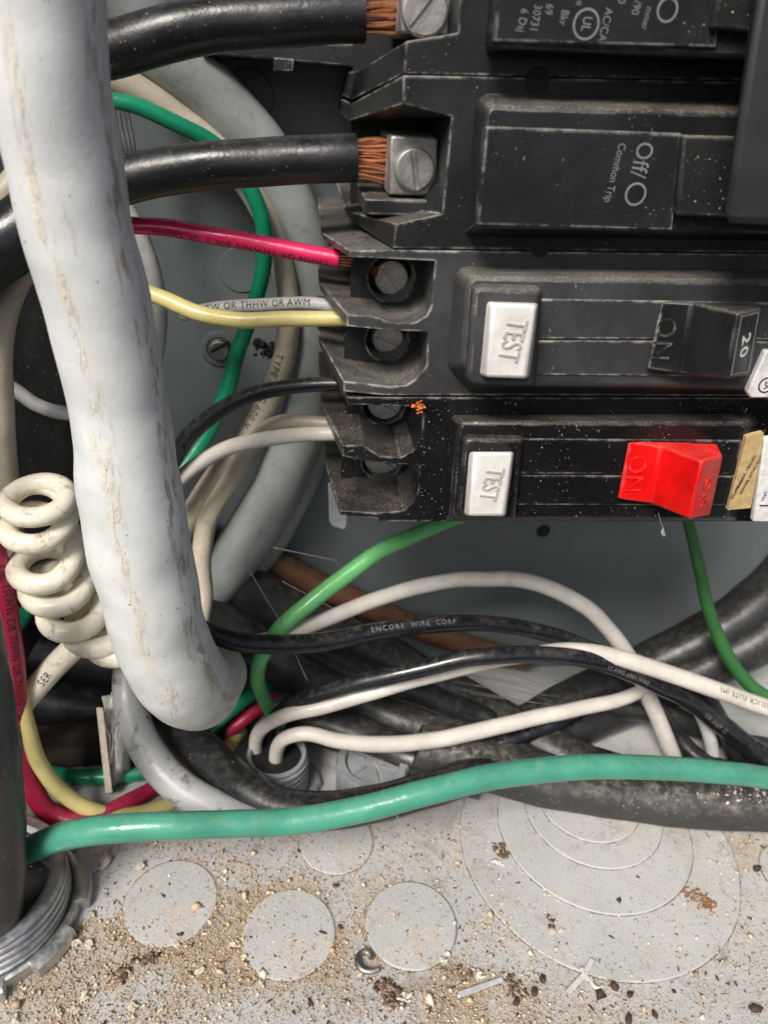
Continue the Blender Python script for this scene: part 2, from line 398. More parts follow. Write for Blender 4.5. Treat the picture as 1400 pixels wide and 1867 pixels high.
# ---- lettering
def glyphs(text, size, extrude=0.0, bold=0.0, space=1.0):
    cu = bpy.data.curves.new('text', 'FONT'); cu.body = text; cu.size = size; cu.align_x = 'LEFT'; cu.align_y = 'CENTER'
    cu.extrude = extrude; cu.offset = bold; cu.resolution_u = 3; cu.space_character = space
    ob = bpy.data.objects.new('text', cu); COL.objects.link(ob)
    bpy.context.view_layer.update()
    me = bpy.data.meshes.new_from_object(ob.evaluated_get(bpy.context.evaluated_depsgraph_get()))
    bm = bmesh.new(); bm.from_mesh(me)
    bpy.data.objects.remove(ob); bpy.data.curves.remove(cu); bpy.data.meshes.remove(me)
    return bm
def text_plane(name, text, o, xd, yd, size, mat, parent, ext=.06, lift=.02, bold=0.0, center=True, space=1.0, wide=1.0):
    """letters lying on a plane: o centre (mm), xd reading direction, yd up direction"""
    bm = glyphs(text, size, ext, bold, space); xd = Vector(xd).normalized(); nn = xd.cross(Vector(yd)).normalized(); yd = nn.cross(xd)
    xs = [v.co.x for v in bm.verts]; cx = (min(xs)+max(xs))/2 if center else 0
    for v in bm.verts: v.co = Vector(o)+xd*(v.co.x-cx)*wide+yd*v.co.y+nn*(v.co.z+lift)
    return link(name, bm, M[mat], parent, smooth=False)
def text_wire(text, obj, pa, frac, size, mat, ang=0.0, flip=False, name='lettering', space=1.15):
    bm = glyphs(text, size, 0, 0, space)
    for k in (-.25, -.12, 0, .12, .25):
        bmesh.ops.bisect_plane(bm, geom=bm.verts[:]+bm.edges[:]+bm.faces[:], plane_co=(0, k*size, 0), plane_no=(0, 1, 0))
    u0 = frac*pa.u[-1]
    for v in bm.verts:
        x, y = (-v.co.x, -v.co.y) if flip else (v.co.x, v.co.y)
        p, T, r = pa.at(u0+x); N = -p; N = (N-T*N.dot(T)).normalized(); B = N.cross(T)
        a = y/r+ang; v.co = p+(r*1.02+.02)*(math.cos(a)*N+math.sin(a)*B)
    o = link(name, bm, M[mat], obj, smooth=False); return o

# ================================================================== SETTING: the enclosure
XL, XR, YL, ZT = -124.0, 250.0, 60.0, 290.0
def box(x0, x1, y0, y1, z0, z1):
    return loft([[Vector((x0, y, z0)), Vector((x1, y, z0)), Vector((x1, y, z1)), Vector((x0, y, z1))] for y in (y0, y1)])
bm = bmesh.new(); lay = bm.verts.layers.float.new('dirt'); NX, NY = 260, 110; gv = []
for j in range(NY+1):
    for i in range(NX+1):
        x = XL+(XR-XL)*i/NX; y = 48+(YW-48)*j/NY; v = bm.verts.new((x, y, ZF)); v[lay] = dirt((x, y)); gv.append(v)
for j in range(NY):
    for i in range(NX): k = j*(NX+1)+i; bm.faces.new((gv[k], gv[k+1], gv[k+NX+2], gv[k+NX+1]))
floor = link('floor', bm, M['floor'], smooth=False); floor['kind'] = 'structure'
back = link('back_wall', box(XL, XR, YW, YW+1.5, ZF-1.5, ZT), M['paint'], smooth=False); back['kind'] = 'structure'
for nm, a in (('side_wall', (XL-1.5, XL-.01, YL, YW+1.5)), ('side_wall', (XR+.01, XR+1.5, YL, YW+1.5))):
    q = link(nm, box(*a, ZF-1.5, ZT), M['paint'], smooth=False); q['kind'] = 'structure'
q = link('top_wall', box(XL, XR, YL, YW+1.5, ZT+.01, ZT+1.5), M['paint'], smooth=False); q['kind'] = 'structure'

# knockout discs in the floor and the back wall
def knockout(px, py, rpx, h=.45, hole=None):
    c = F(px, py); r = rpx/ (FPX*1.0/ (c.dot(FWD)))
    n = 72; c.z = ZF+.02
    if hole:
        prof = [(r-.5, h), (r, h-.3), (r, 0), (hole, 0), (hole, h)]
        bm = lathe(c, prof, n)
    else:
        prof = [(.01, 0), (r, 0), (r, h*.5), (r-.35, h), (.01, h)]
        bm = lathe(c, prof, n)
    o = link('knockout', bm, M['disc'], floor, sharp=25)
    link('punched_edge_shade', lathe(c, [(r-.02, 0), (r+.22, 0), (r+.22, .12), (r-.02, .12)], n), M['gap'], o)  # thin ring coloured dark for the shadow gap and its dirt
    return o
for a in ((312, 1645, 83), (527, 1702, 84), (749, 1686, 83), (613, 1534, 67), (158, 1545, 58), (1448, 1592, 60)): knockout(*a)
kc = F(1082, 1525)
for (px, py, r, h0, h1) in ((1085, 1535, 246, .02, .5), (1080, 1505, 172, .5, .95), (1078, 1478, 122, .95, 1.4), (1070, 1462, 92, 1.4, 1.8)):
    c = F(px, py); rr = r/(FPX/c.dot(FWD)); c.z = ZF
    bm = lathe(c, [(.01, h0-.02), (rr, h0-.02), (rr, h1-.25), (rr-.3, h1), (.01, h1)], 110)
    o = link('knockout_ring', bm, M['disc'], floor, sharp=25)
    link('punched_edge_shade', lathe(c, [(rr-.02, h0), (rr+.2, h0), (rr+.2, h0+.1), (rr-.02, h0+.1)], 110), M['gap'], o)  # same dark ring, painted gap shade and dirt
for (px, py, r) in ((440, 492, 41), (455, 175, 45)):
    c = W(px, py, YW-.01); rr = r/pxmm(px, py, YW)
    link('knockout', cyl(c, (0, -1, 0), rr, .5, 48, rr-.3), M['paint'], back, sharp=25)
# mounting screw in its dimple on the back wall, and small holes
c = W(400, 636, YW); s_ = pxmm(400, 636, YW)
ms = thing('mounting_screw', 'rusty mounting screw in a dimple of the back wall beside the green wire', 'screw', c)
bm = lathe(Vector((0, 0, 0)), [(0.01, 0), (34/s_, 0), (30/s_, .8), (24/s_, .9), (20/s_, .3), (.01, .2)], 40)
bm.transform(Matrix.Translation(c+Vector((0, -.02, 0))) @ Matrix.Rotation(math.radians(90), 4, 'X')); link('dimple', bm, M['paint'], ms)
link('screw_head', cyl(c-Vector((0, .4, 0)), (0, -1, 0), 23/s_, 1.6, 24, 17/s_), M['steel'], ms, bevel=.2)
link('slot', slab([(383, 640), (417, 622), (420, 627), (386, 645)], YW-2.3, YW-1.5), M['dark'], ms)
for (px, py, r) in ((470, 625, 9), (990, 968, 13)):
    c = W(px, py, YW-.05)
    link('hole', cyl(c, (0, -1, 0), r/pxmm(px, py, YW), .12, 20), M['dark'], back)
# folded lip where the back wall meets the floor on the right
link('flange', slab([(1120, 1196), (1500, 1196), (1500, 1240), (1120, 1240)], YW-3, YW-.01), M['paint'], back, bevel=.4)
# dark rail at the top left with its tab
rail = thing('mounting_rail', 'black plastic rail with a small square tab below the upper thick cable', 'rail', W(510, 120, 178))
link('bar', slab([(365, 60), (652, 82), (652, 124), (365, 98)], 176, YW-.1), M['black'], rail, bevel=.4)
link('tab', slab([(499, 104), (537, 107), (536, 132), (498, 130)], 174, 183), M['black'], rail, bevel=.3)

# ================================================================== BREAKERS
Y0, Y1 = 125.0, 117.0
def wall_body(name, front, over, parent, mat, back=YW-2, mid=147):
    """front outline in px at Y0; over: {index: (px,py)} where that corner lies at depth mid"""
    a = P(front, Y0); b = push(a, mid)
    for i, q in over.items(): b[i] = W(q[0], q[1], mid)
    return link(name, loft([a, b, push(b, back)]), M[mat], parent, bevel=.12)
def screw(cx, cy, rpx, Y, parent, slot_ang, mat='screw', h=2.2):
    s = pxmm(cx, cy, Y); c = W(cx, cy, Y); r = rpx/s
    hd = link('screw', cyl(c+Vector((0, .35, 0)), (0, 1, 0), r, h, 36), M[mat], parent, bevel=.25)
    d = Vector((math.cos(slot_ang), 0, math.sin(slot_ang))); e = Vector((-d.z, 0, d.x))
    rim = bmesh.new()
    # raised half-discs either side of a real slot
    for sg in (1, -1):
        pts = [c+d*(x*r*.86)+e*sg*(max(.13*r, math.sqrt(max(0, 1-x*x))*.86*r)) for x in [-1+2*i/14 for i in range(15)]]
        pts = [c+d*r*.86*math.cos(.15)+e*sg*.13*r] + [c+r*.86*(d*math.cos(t)+e*sg*math.sin(t)) for t in [.15+(math.pi-.3)*i/16 for i in range(17)]] + [c-d*r*.86*math.cos(.15)+e*sg*.13*r]
        loft([pts, push(pts, c.y+.34)], bm=rim)
    link('screw_face', rim, M[mat], hd, bevel=.12)
    return hd
def hole_plate(name, cx, cy, rpx, rect, Y, th, mat, parent):
    s = pxmm(cx, cy, Y); c = W(cx, cy, Y); r = rpx/s
    A = P(rect, Y); n = 32; bm = bmesh.new(); lay = []
    x0, x1, z0, z1 = min(p.x for p in A), max(p.x for p in A), min(p.z for p in A), max(p.z for p in A)
    def ring(Yp, k):
        L = []
        for i in range(n):
            t = 2*math.pi*i/n; dx, dz = math.cos(t), math.sin(t)
            if k: L.append(bm.verts.new((c.x+r*dx, Yp, c.z+r*dz)))
            else:
                q = min((x1-c.x)/dx if dx > 1e-6 else ((x0-c.x)/dx if dx < -1e-6 else 1e9), (z1-c.z)/dz if dz > 1e-6 else ((z0-c.z)/dz if dz < -1e-6 else 1e9))
                L.append(bm.verts.new((c.x+q*dx, Yp, c.z+q*dz)))
        return L
    o1, i1, i2 = ring(Y, 0), ring(Y, 1), ring(Y+th, 1)
    for a, b in ((o1, i1), (i1, i2)):
        for i in range(n): bm.faces.new((a[i], a[(i+1) % n], b[(i+1) % n], b[i]))
    return link(name, bm, M[mat], parent)
TXT_X = (W(1000, 700, 118)-W(1010, 600, 118)); TXT_X.y = 0           # lettering on breakers reads downward
DN, RT = Vector((0, 0, -1)), Vector((1, 0, 0))

# ---- two-pole main style breaker
tp = thing('circuit_breaker', 'large black two pole breaker with thick cables at its lugs and faint grey print', 'circuit breaker', W(900, 456, 150))
wall_body('body', [(735, 137), (1460, 151), (1460, 462), (717, 453), (721, 409), (806, 390), (823, 213), (735, 190)],
          {0: (637, 190), 7: (636, 221), 3: (640, 402), 4: (628, 384), 5: (690, 372)}, tp, 'black')
wall_body('body', [(740, 75), (835, 60), (842, -70), (1460, -70), (1460, 149), (736, 135)],
          {0: (652, 130), 5: (640, 182)}, tp, 'black')
link('cover', frustum([(864, 214), (868, 186), (884, 170), (1460, 188), (1460, 440), (848, 430)], Y0, [(882, 222), (886, 205), (896, 192), (1460, 208), (1460, 426), (866, 414)], 116.4, 130), M['black'], tp, bevel=.7)
link('cover', frustum([(898, -70), (1460, -70), (1460, 118), (886, 98), (884, 80)], Y0, [(908, -70), (1460, -70), (1460, 110), (899, 88), (890, 74)], 116.0, 130), M['black'], tp, bevel=.6)
link('front_panel', slab([(886, 230), (1243, 243), (1226, 421), (869, 411)], 115.9, 117.5), M['black'], tp, bevel=.25)
link('front_panel', slab([(912, -70), (1318, -70), (1306, 88), (900, 77)], 115.5, 117), M['black'], tp, bevel=.25)
link('recess_plate', slab([(1246, 247), (1372, 250), (1360, 398), (1232, 394)], 114.4, 117), M['grain'], tp, bevel=.4)
link('recess_plate', slab([(1322, -70), (1440, -70), (1420, 62), (1296, 52)], 114.4, 117), M['grain'], tp, bevel=.4)
link('handle_tie', loft([P([(1392, -80), (1700, -80), (1700, 424), (1330, 408), (1317, 398)], 101), P([(1380, -80), (1700, -80), (1700, 410), (1340, 392), (1330, 385)], 114)]), M['tie'], tp, bevel=1.0)
c = W(980, 148, Y0-.2); link('rivet_hole', cyl(c, (0, 1, 0), 23/pxmm(980, 148, Y0), .4, 24), M['dark'], tp)
c = W(985, 450, Y0-.2); link('rivet_hole', cyl(c, (0, 1, 0), 18/pxmm(980, 450, Y0), .3, 24), M['dark'], tp)
for (poly, sc, sa) in (([(712, 247), (800, 250), (795, 358), (707, 356)], (757, 311, 37), 1.75), ([(733, -60), (826, -60), (818, 66), (728, 60)], (776, 20, 43), .88)):
    lg = link('lug', slab(poly, 133.0, 152), M['lug'], tp, bevel=.4)
    screw(*sc, 131.6, lg, sa, 'lug', 1.6)
link('lug_tray', slab([(664, 362), (806, 366), (802, 396), (664, 392)], 131.5, 160), M['black'], tp, bevel=.3)
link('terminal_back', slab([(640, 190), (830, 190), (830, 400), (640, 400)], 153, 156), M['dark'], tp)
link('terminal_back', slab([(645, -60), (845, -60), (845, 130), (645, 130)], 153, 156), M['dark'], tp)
PY = 115.9
def brk_text(t, x, y, px_h, Y, mat='wink', parent=tp, bold=0.0):
    return text_plane('lettering', t, W(x, y, Y), DN+RT*-.09, RT, px_h/pxmm(x, y, Y)/.72, mat, parent, .015, .02, bold, wide=.82)
brk_text('Off/', 1168, 292, 33, PY); brk_text('Common Trip', 1120, 316, 15, PY)
def ring_mark(px, py, ro, wd, Y, parent, mat='wink', name='emblem_ring', sx=1.0):
    s = pxmm(px, py, Y); bm = lathe(Vector((0, 0, 0)), [((ro-wd)/s, 0), (ro/s, 0), (ro/s, .05), ((ro-wd)/s, .05)], 40)
    bm.transform(Matrix.Translation(W(px, py, Y)) @ Matrix.Rotation(math.radians(90), 4, 'X') @ Matrix.Scale(sx, 4, (1, 0, 0)))
    return link(name, bm, M[mat], parent, smooth=False)
ring_mark(1158, 354, 20, 4, PY, tp, name='letter_ring')
for t, x, y, h in (('6 Dsj', 952, 37, 15), ('30731', 976, 32, 15), ('69', 1000, 17, 15), ('Bkr', 1027, 33, 15), ('e', 1056, 6, 15), ('AC/CA', 1103, 45, 15), ('0', 1132, 2, 15), ('/90', 1159, 14, 15), ('mmer', 1178, 34, 13)):
    brk_text(t, x, y, h, 115.5)
ring_mark(1068, 44, 25, 4, 115.5, tp); brk_text('UL', 1068, 44, 17, 115.5, bold=.02); ring_mark(1216, 18, 20, 4, 115.5, tp, name='letter_ring')

# copper strands at the ends of the two thick cables (children of the cables)
def thick_cable(label, pts, ex, ey, lx, ly0, ly1):
    o, pa = wire('power_cable', label, 'cable', 'cable', pts, 28, .02, 'thick black cables feeding the lugs', step=1.2, wob=.25)
    Y = pts[-1][2]
    for i in range(15):
        a = rng.uniform(0, 6.28); rad = math.sqrt(rng.uniform(0, 1))*34
        sx, sy = ex-14, ey+rad*math.sin(a); Ys = Y+rad*math.cos(a)/13*.8
        fy = ly0-6+(ly1-ly0+12)*((sy-ey+34)/68)+rng.uniform(-9, 9)
        p0 = W(sx, sy, Ys); p1 = W(lx+6, fy, Y+(Ys-Y)*.7); m = p0.lerp(p1, .5)+Vector((0, rng.uniform(-.6, .3), rng.uniform(-.5, .5)))
        link('strand', tube_bm(Path([(p0, .36), (m, .36), (p1, .36)], .9, .0), 7), M['copper'], o)
    return o
thick_cable('upper thick black cable running right into the top copper lug', [(120, 108, 142, 47), (195, 92, 141, 46), (300, 64, 140, 46), (400, 45, 140, 45), (520, 33, 140, 45), (664, 27, 140, 44)], 664, 27, 735, -12, 58)
thick_cable('lower thick black cable running right into the second copper lug', [(150, 350, 143, 43), (215, 332, 142, 42), (300, 313, 141, 41), (400, 301, 140, 41), (520, 294, 140, 41), (648, 291, 140, 41)], 650, 291, 709, 262, 336)

# ---- test-button breakers
def button(base, Yb, top, Yt, label, parent):
    b = link('test_button', frustum(base, Yb, top, Yt), M['white'], parent, bevel=.55)
    return b
def handle(topp, botp, mat, parent):
    a = [W(*p) for p in topp]; b = [W(*p) for p in botp]
    return link('handle', loft([a, b]), M[mat], parent, bevel=.5)
b1 = thing('circuit_breaker', 'black twenty amp breaker with white test button, above the red handled breaker', 'circuit breaker', W(900, 722, 150), 'single pole breakers with white test buttons')
wall_body('body', [(637, 457), (714, 456), (1460, 464), (1460, 722), (698, 721), (626, 714), (626, 695), (711, 705), (739, 703), (761, 689), (777, 667), (780, 605), (711, 603),
                   (632, 595), (632, 573), (692, 579), (708, 589), (755, 589), (777, 576), (785, 560), (788, 532), (793, 476), (637, 469)],
          {0: (585, 424), 22: (590, 436), 13: (584, 530), 14: (581, 514), 5: (584, 632), 6: (580, 614)}, b1, 'slate')
hole_plate('terminal_plate', 713, 508, 42, [(640, 466), (796, 470), (796, 600), (640, 596)], 137, 8, 'black', b1)
hole_plate('terminal_plate', 706, 620, 39, [(628, 596), (784, 596), (784, 708), (628, 704)], 137, 8, 'black', b1)
for cx, cy, r in ((714, 508, 32), (708, 620, 30)):
    sc_ = screw(cx, cy, r, 142.5, b1, -.9+.5*(cy > 550))
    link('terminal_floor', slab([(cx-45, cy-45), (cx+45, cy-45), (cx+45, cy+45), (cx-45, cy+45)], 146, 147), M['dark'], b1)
link('cover', frustum([(815, 668), (827, 505), (842, 486), (1460, 492), (1460, 720), (856, 716)], Y0, [(842, 664), (850, 520), (864, 504), (1460, 512), (1460, 709), (880, 702)], Y1, 130), M['slate'], b1, bevel=.7)
link('test_housing', frustum([(846, 692), (856, 524), (868, 514), (978, 518), (990, 528), (978, 704), (858, 702)], 117.3, [(852, 688), (864, 534), (874, 526), (974, 530), (981, 538), (970, 702), (862, 700)], 114.6), M['slate'], b1, bevel=.6)
link('front_panel', slab([(972, 545), (1480, 553), (1480, 620), (968, 618)], 116.72, 118), M['slate'], b1, bevel=.15)
link('front_panel', slab([(968, 621), (1480, 623), (1480, 688), (964, 684)], 116.8, 118), M['slate'], b1, bevel=.15)
tb = button([(886, 549), (982, 552), (966, 690), (872, 685)], 114.8, [(897, 553), (977, 556), (959, 690), (887, 688)], 111, '', b1)
text_plane('lettering', 'TEST', W(932, 620, 111), DN+RT*-.13, RT, 4.7, 'grime_shade', tb, .22, .0, .0, space=1.02, wide=.66)
hd = handle([(1203, 547, 115.9), (1262, 551, 114.8), (1347, 571, 107), (1388, 561, 111.5), (1388, 556, 118)],
            [(1174, 675, 115.9), (1236, 683, 114.8), (1326, 692, 107), (1366, 682, 111.5), (1366, 676, 118)], 'handle', b1)
a, b_, c_, d_ = W(1347, 571, 107), W(1388, 561, 111.5), W(1366, 682, 111.5), W(1326, 692, 107)
def on_quad(a, b, c, d, u, v): return a.lerp(b, u).lerp(d.lerp(c, u), v)
ex = (b_-a).normalized(); ed = (d_-a).normalized(); en = -(ex.cross(ed)); en = en if en.y < 0 else -en
text_plane('lettering', '20', on_quad(a, b_, c_, d_, .5, .52)+en*.03, ed, ex, 3.6, 'wprint', hd, .015, .02, .06, space=1.15)
def outline_quad(a, b, c, d, m, wd, parent, mat, n=en):
    bm = bmesh.new(); q = lambda u, v: on_quad(a, b, c, d, u, v)+n*.03
    k = [(m, m*.55), (1-m, m*.55), (1-m, 1-m*.55), (m, 1-m*.55)]; k2 = [(m+wd, m*.55+wd*.4), (1-m-wd, m*.55+wd*.4), (1-m-wd, 1-m*.55-wd*.4), (m+wd, 1-m*.55-wd*.4)]
    o_, i_ = [q(*x) for x in k], [q(*x) for x in k2]
    for j in range(4): loft([[o_[j], o_[(j+1) % 4], i_[(j+1) % 4], i_[j]], [p+n*.05 for p in (o_[j], o_[(j+1) % 4], i_[(j+1) % 4], i_[j])]], bm=bm)
    return link('label_outline', bm, M[mat], parent, smooth=False)
outline_quad(a, b_, c_, d_, .09, .05, hd, 'wink')
p0, p1, p2 = W(1203, 547, 115.9), W(1262, 551, 114.8), W(1174, 675, 115.9)
def emb(t, q0, q1, q2, q3, u, v, size, mat, parent, ext=.12):
    """embossed letters on a quad, reading from its top edge down"""
    o = on_quad(q0, q1, q2, q3, u, v); xd = (q3-q0).normalized(); yd = (q1-q0).normalized()
    return text_plane('lettering', t, o, xd, yd, size, mat, parent, ext, 0, .0, space=1.1)
emb('ON', p0, p1, W(1236, 683, 114.8), p2, .33, .52, 4.4, 'handle', hd)

b2 = thing('circuit_breaker', 'glossy black breaker with bright red ON handle and white test button, lowest in the row', 'circuit breaker', W(900, 950, 150), 'single pole breakers with white test buttons')
wall_body('body', [(632, 725), (1460, 725), (1460, 951), (689, 951), (689, 946), (620, 939), (620, 931), (689, 936), (736, 931), (755, 915), (762, 895), (764, 848), (686, 845), (624, 832), (624, 812), (664, 812),
                   (692, 831), (730, 835), (755, 821), (769, 793), (771, 742), (636, 738)],
          {0: (590, 640), 21: (590, 660), 13: (588, 752), 14: (584, 732), 5: (596, 864), 6: (594, 850)}, b2, 'black2')
hole_plate('terminal_plate', 700, 738, 39, [(630, 716), (775, 716), (775, 836), (630, 834)], 140, 8, 'black2', b2)
hole_plate('terminal_plate', 696, 842, 36, [(622, 826), (768, 826), (768, 936), (622, 934)], 140, 8, 'black2', b2)
for cx, cy in ((702, 736), (696, 838)):
    sc_ = screw(cx, cy, 33, 142, b2, -.5)
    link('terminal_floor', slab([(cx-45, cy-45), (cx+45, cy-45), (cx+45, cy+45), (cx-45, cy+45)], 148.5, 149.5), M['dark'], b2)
link('cover', frustum([(806, 940), (812, 782), (824, 757), (1372, 754), (1386, 772), (1344, 950), (812, 950)], Y0, [(820, 936), (832, 790), (842, 768), (1356, 769), (1366, 780), (1324, 948), (826, 947)], Y1, 130), M['black2'], b2, bevel=.7)
link('test_housing', frustum([(828, 930), (838, 800), (850, 790), (948, 792), (958, 800), (944, 948), (840, 947)], 117.3, [(834, 926), (846, 808), (856, 800), (943, 802), (950, 808), (936, 946), (842, 945)], 114.6), M['black2'], b2, bevel=.6)
link('front_panel', slab([(940, 800), (1352, 803), (1340, 865), (936, 864)], 116.75, 118), M['black2'], b2, bevel=.15)
link('front_panel', slab([(940, 867), (1340, 868), (1328, 922), (936, 921)], 116.8, 118), M['black2'], b2, bevel=.15)
tb = button([(854, 823), (938, 823), (922, 942), (844, 940)], 114.8, [(864, 825), (934, 825), (919, 941), (855, 941)], 111, '', b2)
text_plane('lettering', 'TEST', W(894, 882, 111), DN+RT*-.13, RT, 4.5, 'grime_shade', tb, .22, .0, .0, space=1.02, wide=.66)
T_ = [(1143, 803, 115.9), (1205, 812, 115.2), (1280, 840, 105.5), (1317, 829, 110.5), (1306, 806, 118)]
B_ = [(1122, 911, 115.9), (1187, 919, 115.2), (1257, 947, 105.5), (1293, 941, 110.5), (1290, 918, 118)]
hr = handle(T_, B_, 'red', b2)
emb('ON', W(*T_[0]), W(*T_[1]), W(*B_[1]), W(*B_[0]), .38, .52, 4.6, 'red', hr, .16)
emb('ON', W(*T_[2]), W(*T_[3]), W(*B_[3]), W(*B_[2]), .5, .55, 3.6, 'red', hr, .14)
# stickers
tl = link('sticker', slab([(1360, 797), (1392, 789), (1368, 926), (1326, 930)], 116.0, 117.2), M['label'], b2, smooth=False); tl['label'] = 'torn tan paper label with black print'
for t, x, y, h in (('RE 10/110 CIRCUIT BREAKER', 1371, 860, 5.5), ('DISTRIBU  20 AMPERES', 1357, 864, 5.5), ('INTERRUPTER', 1343, 890, 5.5)):
    text_plane('lettering', t, W(x, y, 115.95), DN+RT*-.22, RT, h/9.9/.72, 'ink', tl, .01, .02)
wl = link('sticker', slab([(1394, 800), (1460, 790), (1440, 952), (1372, 952)], 115.4, 116.8), M['wlabel'], b2, bevel=.3); wl['label'] = 'white label cut by the edge of the frame'
text_plane('lettering', 'UNG', W(1392, 905, 115.35), DN+RT*-.12, RT, .9, 'ink', wl, .01, .02)
link('label_line', slab([(1384, 921), (1450, 921), (1450, 923), (1384, 923)], 115.3, 115.6), M['ink'], wl, smooth=False)
wl = link('sticker', slab([(1396, 640), (1470, 640), (1470, 726), (1368, 726), (1362, 716)], 115.6, 117.2), M['wlabel'], b1, bevel=.3); wl['label'] = 'white label with a round mark at the frame edge'
ring_mark(1396, 702, 15, 2.5, 115.55, wl, 'ink'); text_plane('lettering', 'SA', W(1397, 702, 115.55), DN, RT, 1.5, 'ink', wl, .01, .02)
# grey plastic foot under the lowest breaker
clip = link('rail_clip', loft([P([(598, 880), (634, 880), (633, 958), (628, 966), (606, 960), (600, 950)], 150), P([(600, 880), (634, 880), (633, 950), (628, 956), (608, 952), (602, 944)], 156)]), M['pvc'], b2, bevel=.3)
# fleck of copper at the corner of the breakers
fl = bmesh.new()
for k in range(26):
    p = W(766+rng.normal(0, 5), 741+rng.normal(0, 4.5), 124.2); q = [p+Vector(rng.normal(0, .35, 3)) for _ in range(4)]
    v = [fl.verts.new(x) for x in q]
    for f in ((0, 1, 2), (0, 2, 3), (0, 1, 3), (1, 2, 3)): fl.faces.new([v[i] for i in f])
tag(link('copper_fleck', fl, M['ore'], smooth=False), 'tiny bright orange copper shavings caught at the corner between the two test button breakers', 'shavings', kind='stuff')

# ================================================================== CABLES AND WIRES
o, pa = wire('sheathed_cable', 'fat pale grey sheathed cable with peeling skin crossing the left foreground', 'cable', 'sheath',
    [(60, -150, 104, 118), (74, 0, 106, 114), (98, 190, 108, 107), (140, 400, 111, 98), (180, 560, 113, 94), (210, 700, 115, 88), (228, 800, 116, 89), (238, 900, 117, 93), (254, 1000, 118, 92), (276, 1090, 119, 86),
     (300, 1175, 121, 84), (330, 1236, 124, 80), (360, 1256, 131, 73), (385, 1236, 142, 62), (392, 1215, 156, 50), (388, 1200, 172, 40)], 56, .042, step=.9, wob=.3)
# behind: big grey cable, its slim neighbour, beige cable, thin green wire
wire('grey_cable', 'long grey jacketed cable curving down the back wall behind the wires', 'cable', 'greyc',
     [(230, -20, 180, 62), (290, 80, 181, 58), (400, 180, 183, 52), (480, 275, 184, 47), (540, 390, 185, 44), (572, 500, 186, 42), (580, 620, 186, 42), (562, 740, 186, 44), (520, 860, 186, 46), (460, 970, 186, 48), (390, 1060, 184, 48), (300, 1130, 182, 46)], 28, .03, step=1.3, wob=.3)
wire('grey_cable', 'slim grey cable hugging the right side of the big grey jacketed cable', 'cable', 'greyc',
     [(560, 380, 190, 24), (606, 500, 191, 24), (616, 620, 191, 24), (600, 740, 191, 26), (560, 860, 191, 28), (500, 980, 190, 28), (430, 1070, 189, 28)], 18, .03, step=1.3)
bc, bp = wire('beige_cable', 'beige printed cable curving between thin green wire and big grey cable', 'cable', 'beige',
     [(190, 140, 176, 26), (240, 158, 177, 26), (320, 210, 179, 25), (400, 275, 180, 24), (465, 360, 181, 22), (508, 460, 181, 21), (525, 560, 181, 21), (516, 660, 181, 21), (480, 745, 181, 22), (430, 820, 180, 22), (375, 900, 178, 22), (330, 970, 176, 22)], 18, .02, step=1.2)
text_wire('TYPE AWG 600 V', bc, bp, .56, 2.6, 'ink', -.45)
wire('green_wire', 'dark green wire looping down the back wall beneath the red and yellow wires', 'wire', 'green',
     [(190, 182, 168, 14), (250, 194, 169, 15), (330, 228, 171, 15), (400, 272, 173, 15), (452, 338, 174, 15), (478, 405, 174, 15), (480, 480, 174, 15), (462, 560, 174, 14), (440, 625, 174, 14), (412, 715, 173, 15), (374, 800, 171, 15), (330, 858, 168, 15), (280, 905, 165, 15)], 14)
g = thing('bare_wire', 'twisted bare silver strands beside the fat grey cable near the top', 'wire', W(225, 290, 178))
for k in range(4):
    link('strand', tube_bm(path_px([(207+k*8, 195, 178, 3.5), (212+k*9, 235, 178, 3.5), (222+k*8, 275, 178, 3.5), (230+k*7, 320, 178, 3.5)], 1.5, .2), 7), M['bare'], g)
# into the first test-button breaker
o, pa = wire('red_wire', 'bright pinkish red wire entering the upper terminal of the twenty amp breaker', 'wire', 'redwire',
     [(150, 398, 150, 15), (240, 411, 150, 15), (310, 416, 149, 15.5), (400, 431, 147, 16), (510, 451, 145, 16), (620, 473, 143, 16)], 16)
text_wire('THHN OR THWN/S 600 V OR THWN', o, pa, .965, 1.8, 'ink', -.7, True)
for k in range(4):
    link('strand', tube_bm(path_px([(618, 466+k*5, 143, 3), (650, 468+k*6, 143, 3), (690, 490+k*5, 143, 3)], 1.5, 0), 6), M['copper'], o)
o, pa = wire('yellow_wire', 'pale yellow wire bending into the fin under the first terminal', 'wire', 'yellow',
     [(190, 510, 150, 14), (262, 531, 150, 14.5), (310, 549, 149, 15), (370, 574, 147, 15), (430, 583, 145, 15), (520, 581, 143, 14.5), (640, 580, 140, 14)], 16)
o, pa = wire('white_wire', 'pale grey white wire with black print running just above the yellow wire', 'wire', 'greywire',
     [(330, 575, 158, 12), (380, 564, 157, 12), (440, 558, 155, 12.5), (510, 554, 152, 12.5), (580, 555, 148, 12), (640, 566, 145, 12)], 16)
text_wire('TW OR THHW OR AWM', o, pa, .16, 1.9, 'ink', .15)
wire('black_wire', 'dark navy black wire arching from behind the fat cable to the breaker', 'wire', 'blackwire',
     [(280, 905, 150, 16), (325, 825, 150, 16), (350, 788, 150, 16), (400, 749, 149, 15.5), (470, 717, 147, 14.5), (540, 704, 145, 13.5), (650, 702, 142, 12.5)], 16)
wire('white_wire', 'bright white wire curving up into the red handled breaker', 'wire', 'whitewire',
     [(310, 890, 152, 14), (360, 848, 152, 14), (410, 820, 151, 14.5), (480, 800, 149, 14.5), (550, 792, 146, 14), (640, 790, 143, 13.5)], 16)
